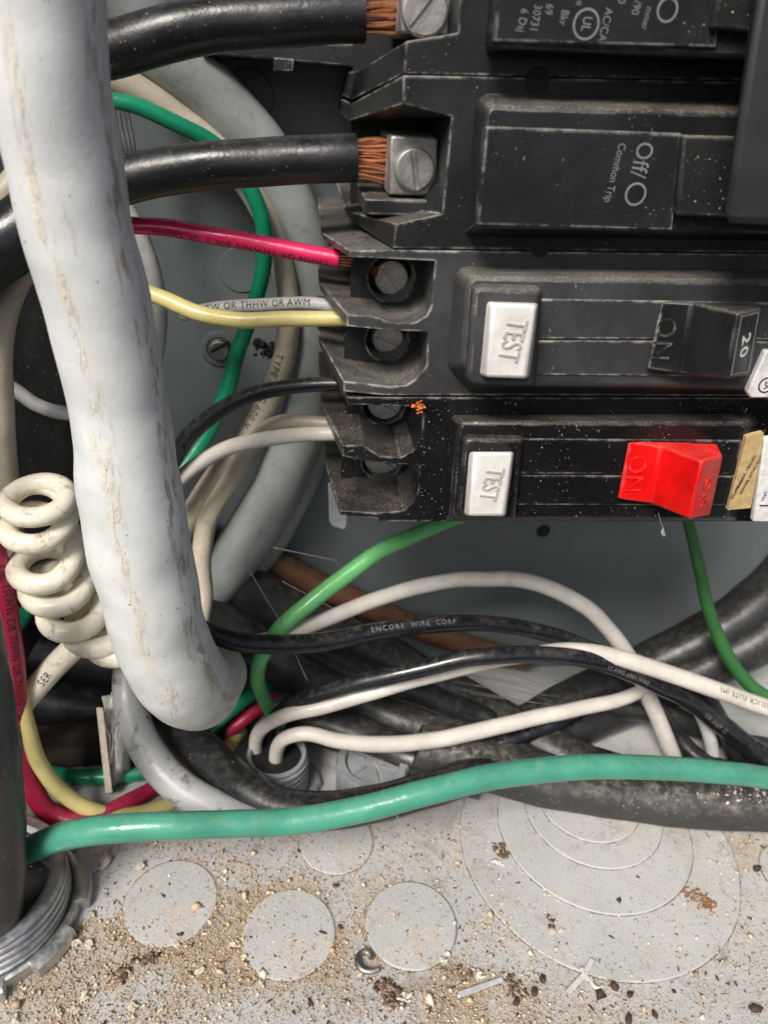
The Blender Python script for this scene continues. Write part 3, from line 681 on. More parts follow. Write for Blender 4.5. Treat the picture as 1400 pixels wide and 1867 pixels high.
wire('cream_wire', 'cream wire bending over and dropping beside the beige cable to the fat cable', 'wire', 'beige',
     [(650, 776, 150, 13), (590, 771, 151, 13), (535, 768, 153, 14), (490, 780, 156, 15), (452, 822, 160, 17), (412, 890, 163, 18), (378, 955, 162, 18), (368, 1020, 160, 18), (372, 1085, 157, 17), (366, 1140, 152, 15)], 16)
# left background
wire('power_cable', 'thick black cable entering from the left edge behind the fat grey cable', 'cable', 'cable',
     [(-120, 530, 140, 62), (-30, 470, 141, 62), (40, 425, 143, 60), (120, 360, 146, 58), (220, 300, 150, 55)], 26, .02)
wire('beige_cable', 'short beige cable forking downward at the far left edge', 'cable', 'beige',
     [(60, 470, 150, 22), (34, 515, 150, 22), (8, 580, 149, 24), (0, 660, 149, 22), (8, 760, 152, 20), (14, 860, 156, 19), (26, 980, 160, 18), (40, 1080, 162, 18)], 16, .04)
wire('beige_cable', 'stub of pale beige cable just above the left black cable', 'cable', 'beige', [(-40, 420, 150, 28), (0, 365, 151, 26), (30, 325, 152, 24), (60, 290, 153, 22)], 16, .03)
wire('grey_wire', 'thin grey wire sagging behind the coil at the left', 'wire', 'greywire', [(-20, 690, 165, 13), (25, 708, 164, 13), (70, 738, 163, 13), (130, 753, 163, 13), (220, 745, 165, 13)], 14)
wire('grey_wire', 'pale wire hanging vertically just right of the fat cable behind red and yellow wires', 'wire', 'greywire', [(215, 345, 172, 16), (250, 420, 172, 17), (278, 500, 172, 17), (290, 570, 171, 16), (286, 640, 169, 14), (262, 730, 165, 14)], 14)
wire('power_cable', 'added dull black cable standing upright to darken the space behind the coil', 'cable', 'dullcable', [(95, 470, 182, 66), (85, 600, 182, 66), (80, 760, 182, 66), (90, 920, 182, 64), (110, 1060, 182, 60)], 24, .02)  # invented cable, fills the dark area at the left
wire('power_cable', 'added dull black cable darkening the left corner beside the standing one', 'cable', 'dullcable', [(-30, 560, 184, 60), (-30, 700, 184, 60), (-20, 860, 184, 60), (0, 1040, 184, 58), (30, 1200, 184, 55)], 24, .02)  # second invented cable, keeps the left background dark
# coiled white wire
cents = [(70, 911), (71, 957), (87, 1029), (110, 1069), (141, 1112), (188, 1141), (222, 1158), (250, 1172)]
CY = 141; pts = []
for i in range(-7, int(16*6.7)):
    k = i/16; q = max(0, k-.45); j = min(int(q), len(cents)-2); f = min(1, max(0, (q-j-.35)/.62)); f = f*f*(3-2*f)
    cx = cents[j][0]*(1-f)+cents[j+1][0]*f; cy = cents[j][1]*(1-f)+cents[j+1][1]*f
    s = pxmm(cx, cy, CY); r = 52/s*(1+.05*mnoise.noise(Vector((k*1.3, 2, 7)))); a = -2*math.pi*k+math.pi*.4
    c = W(cx, cy, CY); pts.append((c+Vector((r*math.cos(a), r*math.sin(a)*.985, r*math.sin(a)*.17)), (17.6 if k < -.3 else 18.5 if k < 2 else 19.5)/s))
coil = link('coiled_wire', tube_bm(Path(pts, .9, .1, 5), 18, .02), M['cream'], sharp=50); tag(coil, 'cream white wire wound into a tight pigtail coil left of the fat cable', 'wire')
# lower left: red, yellow, green, black
o, pa = wire('red_wire', 'dusty red printed wire hanging down the left edge and looping under the teal cable', 'wire', 'darkred',
     [(-25, 940, 140, 18), (0, 1030, 140, 18), (18, 1130, 141, 18), (30, 1240, 142, 18), (36, 1340, 142, 18), (52, 1425, 141, 19), (95, 1482, 140, 18), (160, 1498, 142, 17), (225, 1468, 146, 16), (300, 1425, 152, 14), (380, 1368, 159, 12), (450, 1308, 164, 12), (500, 1272, 170, 12), (540, 1240, 186, 11)], 16)
text_wire('OR THWN OR THHN OR THWN OR THHN', o, pa, .06, 2.6, 'ink', .1)
o, pa = wire('yellow_wire', 'faded yellow wire looping from the left edge down and under the teal cable', 'wire', 'yellow',
     [(10, 1180, 146, 13), (32, 1240, 144, 14), (46, 1310, 142, 14.5), (75, 1395, 141, 14.5), (130, 1458, 141, 14.5), (205, 1487, 142, 14), (280, 1474, 146, 13.5), (345, 1440, 151, 13), (395, 1388, 153, 13), (430, 1345, 162, 12), (460, 1310, 178, 11)], 16)
text_wire('OR AWM OR GR', o, pa, .78, 1.9, 'ink', .2, True)
o, pa = wire('cream_cable', 'cream cable slanting down from the coil to the left edge with black print', 'cable', 'cream',
     [(250, 1090, 150, 21), (205, 1120, 147, 22), (150, 1165, 146, 22.5), (100, 1215, 146, 22), (50, 1275, 147, 21), (0, 1340, 149, 20), (-50, 1400, 151, 20)], 18)
text_wire('SER', o, pa, .42, 2.8, 'ink', .1, True)
wire('green_wire', 'thin green wire low in the back left corner behind the yellow loop', 'wire', 'green',
     [(-10, 1190, 165, 14), (30, 1140, 163, 14), (64, 1098, 160, 14)], 14)
wire('green_wire', 'green wire passing under the bent grey cable toward the threaded fitting', 'wire', 'green',
     [(90, 1408, 158, 13), (140, 1416, 157, 14), (200, 1416, 156, 14), (275, 1404, 156, 15), (340, 1362, 158, 15), (400, 1312, 160, 12.5), (450, 1272, 166, 12.5), (500, 1242, 176, 12), (545, 1215, 190, 11)], 14)
wire('power_cable', 'thick black cable standing on the left edge inside the metal connector', 'cable', 'dullcable',
     [(-60, 1060, 116, 46), (-40, 1180, 114, 47), (-23, 1300, 112, 48), (-11, 1400, 110, 49), (-6, 1500, 109, 50), (-6, 1600, 107.5, 50), (-9, 1650, 107, 50), (-11, 1682, 107, 50)], 24, .02)
wire('grey_cable', 'grey cable with scuffed black seams bending under the fat cable tip', 'cable', 'scuffgrey',
     [(250, 1140, 170, 27), (236, 1235, 156, 29), (246, 1315, 147, 30), (284, 1388, 139, 31), (345, 1446, 132, 31), (425, 1484, 127, 29), (510, 1496, 125, 26), (580, 1484, 134, 20)], 20, .04)
wire('power_cable', 'thick black cable sweeping under the fat cable tip behind the grey bend', 'cable', 'cable',
     [(300, 1220, 172, 40), (322, 1310, 158, 42), (372, 1380, 145, 41), (440, 1436, 134, 38), (520, 1474, 127, 36), (620, 1476, 125, 34), (740, 1452, 131, 33), (860, 1416, 140, 32), (960, 1395, 147, 32)], 24, .02)
# centre: wires from the threaded fitting
wire('light_green_wire', 'bright light green wire rising from the fitting to the bottom of the breakers', 'wire', 'lime',
     [(880, 928, 170, 12.6), (828, 948, 168, 13.1), (760, 974, 164, 14.0), (690, 1006, 160, 14.8), (625, 1053, 156, 15.8), (560, 1102, 152, 15.8), (510, 1146, 150, 15.3), (478, 1195, 151, 14.4), (470, 1238, 154, 13.5), (484, 1280, 158, 12.6), (510, 1320, 161, 11.7)], 16)
wire('dirty_green_wire', 'grubby dark green wire hanging on the right below the red handle', 'wire', 'dirtygreen',
     [(1245, 915, 176, 10.2), (1256, 960, 174, 10.2), (1274, 1040, 170, 11.0), (1294, 1120, 166, 11.9), (1322, 1190, 163, 12.8), (1362, 1246, 160, 12.8), (1420, 1285, 158, 11.9)], 14)
o, pa = wire('black_wire', 'black printed wire crossing from the fat cable over the middle to the right', 'wire', 'blackwire',
     [(340, 1120, 138, 16), (372, 1148, 140, 17), (430, 1170, 142, 18), (510, 1175, 144, 18), (600, 1168, 147, 17.5), (700, 1150, 151, 17), (800, 1138, 155, 16), (900, 1138, 158, 15), (1000, 1156, 158, 15), (1080, 1186, 156, 15), (1180, 1228, 153, 15), (1270, 1282, 150, 15), (1350, 1345, 148, 15), (1430, 1400, 146, 15)], 16)
text_wire('ENCORE  WIRE  CORP', o, pa, .262, 1.9, 'wink', .2, space=1.3)
wire('white_wire', 'off white wire arching high over the dark cables below the breakers', 'wire', 'whitewire',
     [(330, 1170, 152, 12), (420, 1172, 150, 14), (490, 1166, 150, 14), (580, 1136, 154, 14.5), (680, 1095, 159, 14.5), (780, 1066, 163, 14.5), (880, 1055, 165, 14.5), (970, 1062, 165, 15), (1050, 1095, 163, 15), (1110, 1148, 160, 15), (1155, 1215, 158, 15), (1190, 1290, 156, 15), (1228, 1380, 153, 15)], 16)
o, pa = wire('white_wire', 'white printed wire from the fitting rising behind the black wire to the right edge', 'wire', 'whitewire',
     [(476, 1430, 152, 12), (466, 1362, 151, 12.5), (478, 1328, 150, 13), (520, 1304, 149, 13.5), (590, 1288, 148, 14), (680, 1262, 148, 14), (770, 1236, 149, 14), (860, 1214, 150, 13), (960, 1194, 150, 14), (1040, 1186, 148, 15), (1120, 1197, 146, 16), (1200, 1222, 144, 16), (1300, 1256, 142, 16), (1430, 1302, 140, 16)], 16)
text_wire('SUPERSLICK ELITE (M)', o, pa, .985, 1.9, 'ink', .25, True)
wire('white_wire', 'white wire looping out of the fitting and running low to the right', 'wire', 'whitewire',
     [(510, 1430, 148, 13), (505, 1368, 147, 13), (518, 1346, 146, 13), (558, 1338, 145, 13.5), (620, 1350, 144, 14), (690, 1357, 144, 15), (770, 1353, 145, 15), (860, 1335, 147, 15), (960, 1312, 149, 14.5), (1060, 1292, 151, 13.5), (1140, 1272, 154, 12.5), (1180, 1255, 158, 12)], 16)
o, pa = wire('black_wire', 'glossy black wire from the fitting arching above its white neighbour', 'wire', 'blackwire',
     [(490, 1400, 156, 13), (496, 1320, 154, 14), (540, 1282, 151, 15), (630, 1252, 148, 16), (740, 1225, 146, 16), (860, 1200, 145, 16), (980, 1193, 145, 16), (1080, 1205, 145, 16), (1180, 1240, 146, 15), (1270, 1290, 147, 15), (1350, 1355, 147, 15), (1430, 1420, 146, 15)], 16)
text_wire('12 AWG 600V WIRE', o, pa, .60, 1.5, 'wink', -.3); text_wire('OR AWM 12', o, pa, .80, 1.9, 'wink', -.1)
wire('black_wire', 'glossy black wire dipping below the low white wire beside the grey locknut', 'wire', 'blackwire',
     [(640, 1335, 166, 13), (692, 1366, 156, 14), (750, 1386, 150, 16), (830, 1380, 149, 17), (920, 1352, 150, 16), (1010, 1318, 153, 15), (1110, 1270, 158, 14)], 16)
wire('black_wire', 'black wire dropping behind the pale ones at the lower right', 'wire', 'cable',
     [(1120, 1220, 160, 14), (1175, 1270, 158, 15), (1230, 1340, 155, 17), (1275, 1385, 152, 18), (1340, 1405, 150, 18), (1430, 1398, 148, 18)], 14)
wire('black_wire', 'black wire curving down beside the right edge over the low flange', 'wire', 'cable',
     [(1210, 1225, 154, 14), (1280, 1262, 152, 15), (1320, 1330, 150, 16), (1345, 1390, 148, 16)], 14)
wire('grey_wire', 'short pale grey wire dropping at the lower right behind the black wires', 'wire', 'greywire', [(1240, 1250, 158, 10), (1266, 1285, 154, 12), (1288, 1330, 151, 12), (1302, 1390, 148, 12), (1308, 1450, 146, 12)], 14)
# heavy dark cables at the back
for lab, mt, pts in (
    ('dark heavy cable running down right from behind the grey cable, upper of the bundle', 'dullcable', [(330, 960, 188, 44), (430, 1050, 187, 46), (560, 1130, 185, 46), (700, 1205, 181, 46), (830, 1275, 176, 46), (950, 1340, 170, 46), (1100, 1420, 160, 44)]),
    ('dark heavy cable second in the bundle, lying just under the upper one', 'dullcable', [(300, 1060, 180, 44), (420, 1150, 178, 46), (560, 1230, 175, 46), (700, 1300, 170, 46), (850, 1360, 164, 46), (1000, 1420, 157, 44)]),
    ('dark heavy cable lowest in the bundle beside the threaded fitting', 'dullcable', [(340, 1200, 178, 40), (480, 1270, 174, 42), (620, 1330, 168, 42), (760, 1385, 162, 40), (880, 1420, 157, 38)]),
    ('added black cable darkening the lower left corner behind the yellow loop, upper one', 'cable', [(-160, 1160, 186, 46), (-20, 1175, 185, 48), (110, 1190, 185, 50), (240, 1220, 184, 48), (400, 1270, 180, 46), (520, 1320, 174, 40)]),  # added to darken the corner, no cable known here
    ('added black cable darkening the lower left corner behind the yellow loop, lower one', 'cable', [(-160, 1270, 174, 46), (-20, 1275, 173, 46), (100, 1285, 173, 46), (220, 1300, 173, 44), (320, 1315, 174, 40), (420, 1350, 170, 36)]),  # also added only to make the corner dark
    ('slim black cable slanting over the heavy bundle under the arching black wire', 'cable', [(520, 1150, 168, 22), (640, 1215, 167, 24), (780, 1270, 164, 25), (900, 1320, 160, 26), (1040, 1376, 154, 26), (1200, 1420, 148, 26)]),
    ('slim black cable below the low white wire running toward the right corner', 'cable', [(770, 1420, 146, 18), (830, 1412, 146, 20), (900, 1400, 147, 20), (1040, 1392, 146, 20), (1180, 1402, 143, 20), (1320, 1416, 140, 20)]),
    ('thin grey black cable crossing behind the right end of the low white wire', 'dullcable', [(880, 1330, 163, 20), (1000, 1300, 165, 22), (1120, 1290, 164, 22), (1230, 1310, 160, 20), (1330, 1350, 156, 18), (1450, 1372, 153, 18)]),
    ('wide black cable slanting up to the right edge, upper of the pair', 'dullcable', [(1480, 1000, 182, 46), (1380, 1100, 181, 46), (1270, 1170, 180, 45), (1150, 1230, 178, 44), (1030, 1290, 174, 42), (900, 1360, 168, 42)]),
    ('wide black cable slanting up to the right edge, lower of the pair', 'dullcable', [(1500, 1070, 176, 46), (1400, 1155, 175, 44), (1290, 1215, 174, 42), (1170, 1270, 171, 40), (1050, 1320, 167, 40), (920, 1390, 161, 40)]),
    ('rusty brown cable slanting behind the light green wire', 'brown', [(430, 985, 193, 24), (490, 1015, 192, 24), (570, 1060, 191, 24), (660, 1100, 190, 23), (760, 1142, 190, 21), (860, 1178, 191, 20), (960, 1204, 191, 18)]),
    ): wire('power_cable' if mt != 'brown' else 'brown_cable', lab, 'cable', mt, pts, 22, .03, step=1.4, wob=.3)
fcab, fpa = wire('power_cable', 'dusty thick black cable lying along the floor under the teal cable at right', 'cable', 'dustcable',
     [(760, 1360, 150, 40), (860, 1392, 146, 42), (960, 1418, 142, 44), (1080, 1440, 139, 45), (1200, 1455, 136, 46), (1320, 1464, 134, 47), (1480, 1470, 131, 48)], 26, .03)
o, pa = wire('teal_cable', 'thick glossy teal green cable sweeping across the foreground over the floor', 'cable', 'teal',
     [(-60, 1590, 122, 22.4), (0, 1572, 120, 23.2), (52, 1550, 117, 24.4), (110, 1527, 113, 25.6), (190, 1512, 111, 25.6), (300, 1506, 110, 24.8), (420, 1503, 111, 24.0), (540, 1496, 112, 24.0), (650, 1478, 113, 24.0), (760, 1450, 114, 23.6), (870, 1422, 116, 23.2), (980, 1405, 118, 22.8), (1090, 1398, 119, 22.4), (1200, 1400, 120, 21.6), (1310, 1408, 121, 20.8), (1450, 1424, 122, 20.0)], 24, .012, step=1.0, wob=.12)

# ================================================================== FITTINGS
# cast metal connector and its locknut, bottom left corner
c = F(-14, 1666); 
cn = thing('conduit_connector', 'cast metal threaded conduit connector with notched locknut in the lower left corner', 'connector', c)
s = FPX/c.dot(FWD); r0 = 141/s
prof = [(r0*.80, 0), (r0*1.0, 0)]
z = 2.5; 
prof += [(r0*1.0, 3.0)]
for k in range(4):
    zz = 3.0+k*2.3
    prof += [(r0*1.0, zz+.5), (r0*.985, zz+.85), (r0*.94, zz+1.1), (r0*.935, zz+1.45), (r0*.975, zz+1.8), (r0*1.0, zz+2.2)]
top = 3.0+4*2.3
prof += [(r0*.97, top+.6), (r0*.86, top+.6), (r0*.80, top-.4)]
link('threaded_collar', lathe(c, prof, 96), M['zinc'], cn, sharp=40)
def notch(t, r):
    k = (t*8/(2*math.pi)) % 1
    return 1.0 if r < r0*1.15 else (1.0 if k < .62 else .90)
link('locknut', lathe(c, [(r0*1.02, 0.02), (r0*1.22, .02), (r0*1.24, 1.0), (r0*1.22, 3.4), (r0*1.18, 3.9), (r0*1.06, 3.9), (r0*1.02, 3.4)], 192, rfun=notch), M['zinc'], cn, sharp=40)
link('bore', cyl(c+Vector((0, 0, .3)), (0, 0, 1), r0*.82, .3, 40), M['dark'], cn)
# grey plastic threaded fitting in the middle
c = F(508, 1442, 0); s = FPX/c.dot(FWD); r0 = 54/s
pf = thing('threaded_fitting', 'grey plastic threaded fitting with white and black wires coming out of it', 'fitting', c)
prof = [(r0*.80, 0), (r0*1.03, 0)]
H = 15.7
for k in range(6):
    zz = 3.4+k*1.9
    prof += [(r0*1.02, zz), (r0*1.02, zz+.9), (r0*.94, zz+1.15), (r0*.94, zz+1.7)]
prof += [(r0*.98, H-.6), (r0*.94, H), (r0*.86, H), (r0*.80, H-.7)]
link('threaded_collar', lathe(c, prof, 72), M['pvc'], pf, sharp=40)
link('locknut', lathe(c, [(r0*1.05, .02), (r0*1.42, .02), (r0*1.42, 2.4), (r0*1.34, 3.0), (r0*1.05, 3.0)], 96, rfun=lambda t, r: 1.0 if r < r0*1.2 else 1-.06*((t*6/6.2832) % 1 > .8)), M['pvc'], pf, sharp=40)
link('bore', cyl(c+Vector((0, 0, 13.6)), (0, 0, 1), r0*.82, .3, 40), M['dark'], pf)
# spare grey ring beside it
c = F(678, 1428, 0); s = FPX/c.dot(FWD); r0 = 66/s
rg = thing('ring_fitting', 'grey ribbed plastic ring on the floor half hidden under the low white wire', 'fitting', c)
link('ring', lathe(c, [(r0*.72, .02), (r0, .02), (r0, 9.2), (r0*.95, 10), (r0*.76, 10), (r0*.72, 9.4)], 96, rfun=lambda t, r: 1.0 if r < r0*.9 else 1-.035*((t*18/6.2832) % 1 > .6)), M['pvc'], rg, sharp=40)
for a in (.4, 1.5, 2.6, 3.7, 4.8, 5.9):
    d = Vector((math.cos(a), math.sin(a), 0)); e = Vector((-d.y, d.x, 0)); q = [c+d*r0*.25-e*.5, c+d*r0*.74-e*.5, c+d*r0*.74+e*.5, c+d*r0*.25+e*.5]
    link('rib', loft([[p+Vector((0, 0, 8)) for p in q], [p+Vector((0, 0, 9.2)) for p in q]]), M['pvc'], rg)
link('disc', cyl(c+Vector((0, 0, .05)), (0, 0, 1), r0*.73, 8.6, 40), M['pvc'], rg)
# torn scrap of clear film with fibres at the lower left
sh = thing('torn_scrap', 'torn piece of cloudy stiff film with frayed threads beside the bent grey cable', 'scrap', W(200, 1440, 152))
link('edge_strip', loft([[W(176, 1290, 153), W(188, 1290, 153), W(206, 1445, 147), W(193, 1447, 147)], [W(177, 1290, 157), W(189, 1290, 157), W(207, 1445, 151), W(194, 1447, 151)]]), M['chip'], sh, bevel=.2)
bm = bmesh.new(); gx = []
for i in range(9):
    row = []
    for j in range(7):
        u, v = i/8, j/6; px = 186+(12*v)+u*(68-34*v)+rng.normal(0, 2); py = 1270+v*165-u*(18-50*v*0)+rng.normal(0, 3)
        row.append(bm.verts.new(W(px, py, 156-4*v+2.0*math.sin(u*5+v*3)+rng.normal(0, .3))))
    gx.append(row)
for i in range(8):
    for j in range(6): bm.faces.new((gx[i][j], gx[i+1][j], gx[i+1][j+1], gx[i][j+1]))
fo = link('film', bm, M['clear'], sh, sharp=0); md = fo.modifiers.new('thickness', 'SOLIDIFY'); md.thickness = .0003
for k in range(14):
    x = 215+rng.uniform(-12, 22); y = 1262+rng.uniform(-20, 30)
    link('thread', tube_bm(path_px([(x+20, y-25, 154, 1.3), (x, y+10, 152, 1.3), (x-14+rng.uniform(-4, 14), y+50, 150, .9), (x-18+rng.uniform(-6, 40), y+95+rng.uniform(-20, 40), 149, .7)], 2.5, .15), 5), M['fibre'], sh)

# ================================================================== DEBRIS ON THE FLOOR
def rock(c, r, n_sub=1, sq=(1, 1, 1), rough=.35, bm=None):
    bm = bm or bmesh.new(); g = bmesh.ops.create_icosphere(bm, subdivisions=n_sub, radius=1)
    off = Vector(rng.uniform(-99, 99, 3)); ang = rng.uniform(0, 6.28); ca, sa = math.cos(ang), math.sin(ang)
    for v in g['verts']:
        d = v.co.normalized(); q = d*r*(1+rough*mnoise.noise(d*1.7+off)); q = Vector((q.x*sq[0], q.y*sq[1], q.z*sq[2]))
        v.co = Vector((c[0]+q.x*ca-q.y*sa, c[1]+q.x*sa+q.y*ca, c[2]+q.z))
    return bm
# fine grit: one mesh, drawn with numpy (octahedra)
def grit(N):
    P_, S_ = [], []
    while len(P_) < N:
        px, py = rng.uniform(-80, 1480), rng.uniform(1490, 1960)
        p = F(px, py)
        if not (XL+3 < p.x < XR-3 and 50 < p.y < YW-2): continue
        if rng.uniform() > .05+.8*dirt(p)*(.45+.9*max(0, .5+mnoise.noise(Vector((p.x*.5, p.y*.5, 4))))): continue
        P_.append((p.x, p.y)); S_.append(min(1.5, .062*math.exp(abs(rng.normal(0, .75)))))
    P_ = np.array(P_); S_ = np.array(S_)*.95; n = len(S_)
    base = np.array([(1, 0, 0), (-1, 0, 0), (0, 1, 0), (0, -1, 0), (0, 0, 1), (0, 0, -1)], float)
    fac = np.array([(0, 2, 4), (2, 1, 4), (1, 3, 4), (3, 0, 4), (2, 0, 5), (1, 2, 5), (3, 1, 5), (0, 3, 5)])
    V = np.repeat(base[None], n, 0)*rng.uniform(.55, 1.35, (n, 6, 1)); V += rng.normal(0, .16, V.shape)
    V *= np.stack([rng.uniform(.7, 1.5, n), rng.uniform(.6, 1.1, n), rng.uniform(.5, .9, n)], 1)[:, None]
    a = rng.uniform(0, 6.28, n); X = V[..., 0]*np.cos(a)[:, None]-V[..., 1]*np.sin(a)[:, None]; Yv = V[..., 0]*np.sin(a)[:, None]+V[..., 1]*np.cos(a)[:, None]
    V = np.stack([X, Yv, V[..., 2]], -1)*S_[:, None, None]; V[..., 0] += P_[:, :1]; V[..., 1] += P_[:, 1:]; V[..., 2] += ZF+.35+S_[:, None]*.3
    me = bpy.data.meshes.new('sandy_grit'); V = V.reshape(-1, 3)*MM
    Fc = (fac[None]+np.arange(n)[:, None, None]*6).reshape(-1, 3)
    me.vertices.add(len(V)); me.vertices.foreach_set('co', V.ravel()); me.loops.add(Fc.size); me.loops.foreach_set('vertex_index', Fc.ravel())
    me.polygons.add(len(Fc)); me.polygons.foreach_set('loop_start', np.arange(len(Fc))*3); me.polygons.foreach_set('loop_total', np.full(len(Fc), 3)); me.update(); me.validate()
    me.materials.append(M['sandm']); o = bpy.data.objects.new('sandy_grit', me); COL.objects.link(o)
    tag(o, 'sandy grit and crumbs scattered over the grey enclosure floor', 'grit', kind='stuff')
grit(80000)
# larger crumbs that can be picked out
crumbs = [(430, 1725+0, 9, 'pale crumb by the lower left rim of the second knockout'), (141, 1722, 9, 'pale crumb beside the metal locknut, upper of two'), (163, 1724, 9, 'pale crumb beside the metal locknut, right of two'), (243, 1838, 10, 'largest pale crumb on the floor near the lower left'),
          (156, 1818, 9, 'pale crumb below the metal locknut'), (136, 1845, 8, 'small pale crumb near the bottom left'), (108, 1848, 8, 'pale crumb at the bottom edge on the left'), (30, 1858, 8, 'pale crumb in the bottom left corner'), (365, 1772, 8, 'pale crumb right of the brown husk'),
          (477, 1798, 8, 'pale crumb below the second knockout'), (810, 1757, 9, 'pale crumb at the lower rim of the third knockout'), (322, 1725, 7, 'pale crumb at the lower rim of the first knockout'), (193, 1573, 15, 'rounded dusty lump on the floor near the connector'), (258, 1581, 9, 'pale crumb above the first knockout')]
for px, py, r, lab in crumbs:
    c = F(px, py); rr = r/(FPX/c.dot(FWD)); tag(link('crumb', rock((c.x, c.y, ZF+rr*.5+.2), rr*.8, 2, (1.2, .8, .6), 1.3), M['chip'], sharp=30), lab, 'crumb', 'pale crumbs on the floor')
pel = [(988, 1788, 9, 'dark brown pellet right of the metal strip'), (973, 1812, 10, 'dark brown pellet nearest the right end of the metal strip'), (1119, 1801, 10, 'dark brown pellet just right of the bent clip'), (1147, 1817, 8, 'flat brown pellet right of the bent clip'),
       (1375, 1843, 13, 'large brown pellet in the lower right corner'), (1192, 1853, 8, 'dark pellet on the bottom edge at right'), (1144, 1862, 10, 'dark pellet cut by the bottom edge of the frame'), (940, 1830, 9, 'long dark pellet below the right end of the metal strip'), (1127, 1645, 8, 'reddish brown pellet beside the white husk'),
       (1377, 1586, 9, 'dark pellet beside the knockout at the right edge'), (612, 1617, 6, 'small dark pellet between the knockouts'), (620, 1693, 6, 'small dark pellet right of the second knockout'), (1160, 1602, 6, 'dark pellet on the big knockout ring'), (330, 1706, 6, 'dark pellet on the rim of the first knockout')]
for px, py, r, lab in pel:
    c = F(px, py); rr = .72*r/(FPX/c.dot(FWD)); tag(link('pellet', rock((c.x, c.y, ZF+rr*.5+.4), rr, 2, (1.3, .85, .6), .5), M['pellet'], sharp=0), lab, 'pellet', 'dark pellets on the floor')
def clump(name, lab, cat, spots, mat, n=46, sz=6, spread=10):
    bm = bmesh.new()
    for px, py in spots:
        for k in range(n):
            c = F(px+rng.normal(0, spread), py+rng.normal(0, spread*.6)); rr = sz*.36*min(1.7, math.exp(rng.normal(0, .6)))/(FPX/c.dot(FWD)); rock((c.x, c.y, ZF+.4+rr*.4), rr, 1, (rng.uniform(1, 2), rng.uniform(.5, 1), .45), 1.3, bm)
    return tag(link(name, bm, M[mat], sharp=0), lab, cat)
clump('husk_clump', 'crumbly brown husk curled on the floor under the first knockout', 'husk', [(215, 1790), (228, 1772), (250, 1752), (275, 1748), (222, 1778)], 'husk', 27, 8, 6)
clump('husk_clump', 'brown dried insect husk below the third knockout', 'husk', [(697, 1795), (712, 1805), (705, 1820), (722, 1835)], 'husk', 30, 8, 8)
clump('husk_clump', 'brown tangle of debris at the right end of the metal strip', 'husk', [(935, 1800), (925, 1785), (945, 1815)], 'husk', 30, 6, 9)
clump('husk_clump', 'brown debris patch just left of the metal strip', 'husk', [(830, 1775), (850, 1780), (812, 1772)], 'husk', 24, 5, 9)
clump('rust_fluff', 'fuzzy rust brown fluff on the large knockout at right', 'fluff', [(1243, 1622), (1262, 1634), (1280, 1645), (1290, 1652)], 'rustm', 48, 5, 8)
clump('husk_clump', 'dark crumbs heaped on the innermost ring of the large knockout', 'husk', [(1125, 1535), (1140, 1527), (1035, 1560), (1045, 1566), (985, 1540)], 'husk', 21, 6, 8)
clump('husk_clump', 'small brown husk beside the white fleck left of the large knockout', 'husk', [(912, 1552), (918, 1562), (908, 1545)], 'husk', 24, 6, 6)
clump('shell', 'pale cracked husk joined to the brown insect below the third knockout', 'husk', [(735, 1825), (745, 1818), (730, 1838)], 'shell', 18, 6, 5)
clump('shell', 'white slender husk on the large knockout', 'husk', [(1100, 1652), (1110, 1657), (1118, 1662), (1126, 1668)], 'shell', 9, 6, 2)
clump('shell', 'white fleck left of the large knockout', 'husk', [(908, 1575), (902, 1572), (914, 1578)], 'shell', 9, 5, 2)
clump('shell', 'white fleck above the metal strip', 'husk', [(872, 1778), (875, 1784), (868, 1772)], 'shell', 12, 7, 3)
ih = clump('insect', 'small brown and cream dead insect on the rim of the large knockout', 'insect', [(998, 1672), (1003, 1680), (1008, 1690)], 'husk', 15, 5, 3)
link('wing', rock(tuple(F(1005, 1702)+Vector((0, 0, .8))), 1.1, 2, (1, .7, .35), .5), M['chip'], ih); link('wing', rock(tuple(F(1022, 1699)+Vector((0, 0, .8))), .9, 2, (.7, 1, .35), .5), M['chip'], ih)
tag(link('metal_strip', loft([[F(834, 1808, .6), F(915, 1780, .6), F(919, 1790, .6), F(838, 1819, .6)], [F(834, 1808, 1.3), F(915, 1780, 1.3), F(919, 1790, 1.3), F(838, 1819, 1.3)]]), M['stripmetal'], bevel=.12), 'small flat grey metal strip lying on the floor below the third knockout', 'strip')
bm = loft([[F(1030, 1806, h), F(1062, 1772, h), F(1072, 1776, h), F(1040, 1812, h)] for h in (.5, 1.2)])
loft([[F(1060, 1772, h), F(1076, 1746, h), F(1084, 1750, h), F(1070, 1778, h)] for h in (.6, 1.35)], bm=bm)
loft([[F(1056, 1766, h), F(1062, 1762, h), F(1078, 1790, h), F(1068, 1788, h)] for h in (.45, 1.45)], bm=bm)
tag(link('bent_clip', bm, M['clear'], bevel=.1), 'bent pale grey plastic clip at the edge of the large knockout', 'clip')
pw = [(690, 1768, ('f', 1.3), 5), (676, 1772, ('f', 1.3), 5.5), (660, 1768, ('f', 1.3), 6), (652, 1752, ('f', 1.3), 6), (658, 1738, ('f', 1.3), 5.5), (670, 1736, ('f', 1.3), 5), (677, 1748, ('f', 1.3), 4.5)]
wire('staple', 'curled grey wire staple on the floor between the second and third knockouts', 'staple', 'steel', pw, 10, step=.6)
wire('curl', 'small white curl of plastic beside the bent clip', 'scrap', 'whitewire', [(1076, 1782, ('f', .8), 4), (1080, 1796, ('f', .8), 4), (1092, 1802, ('f', .8), 4), (1098, 1797, ('f', .8), 3)], 8, step=.6)
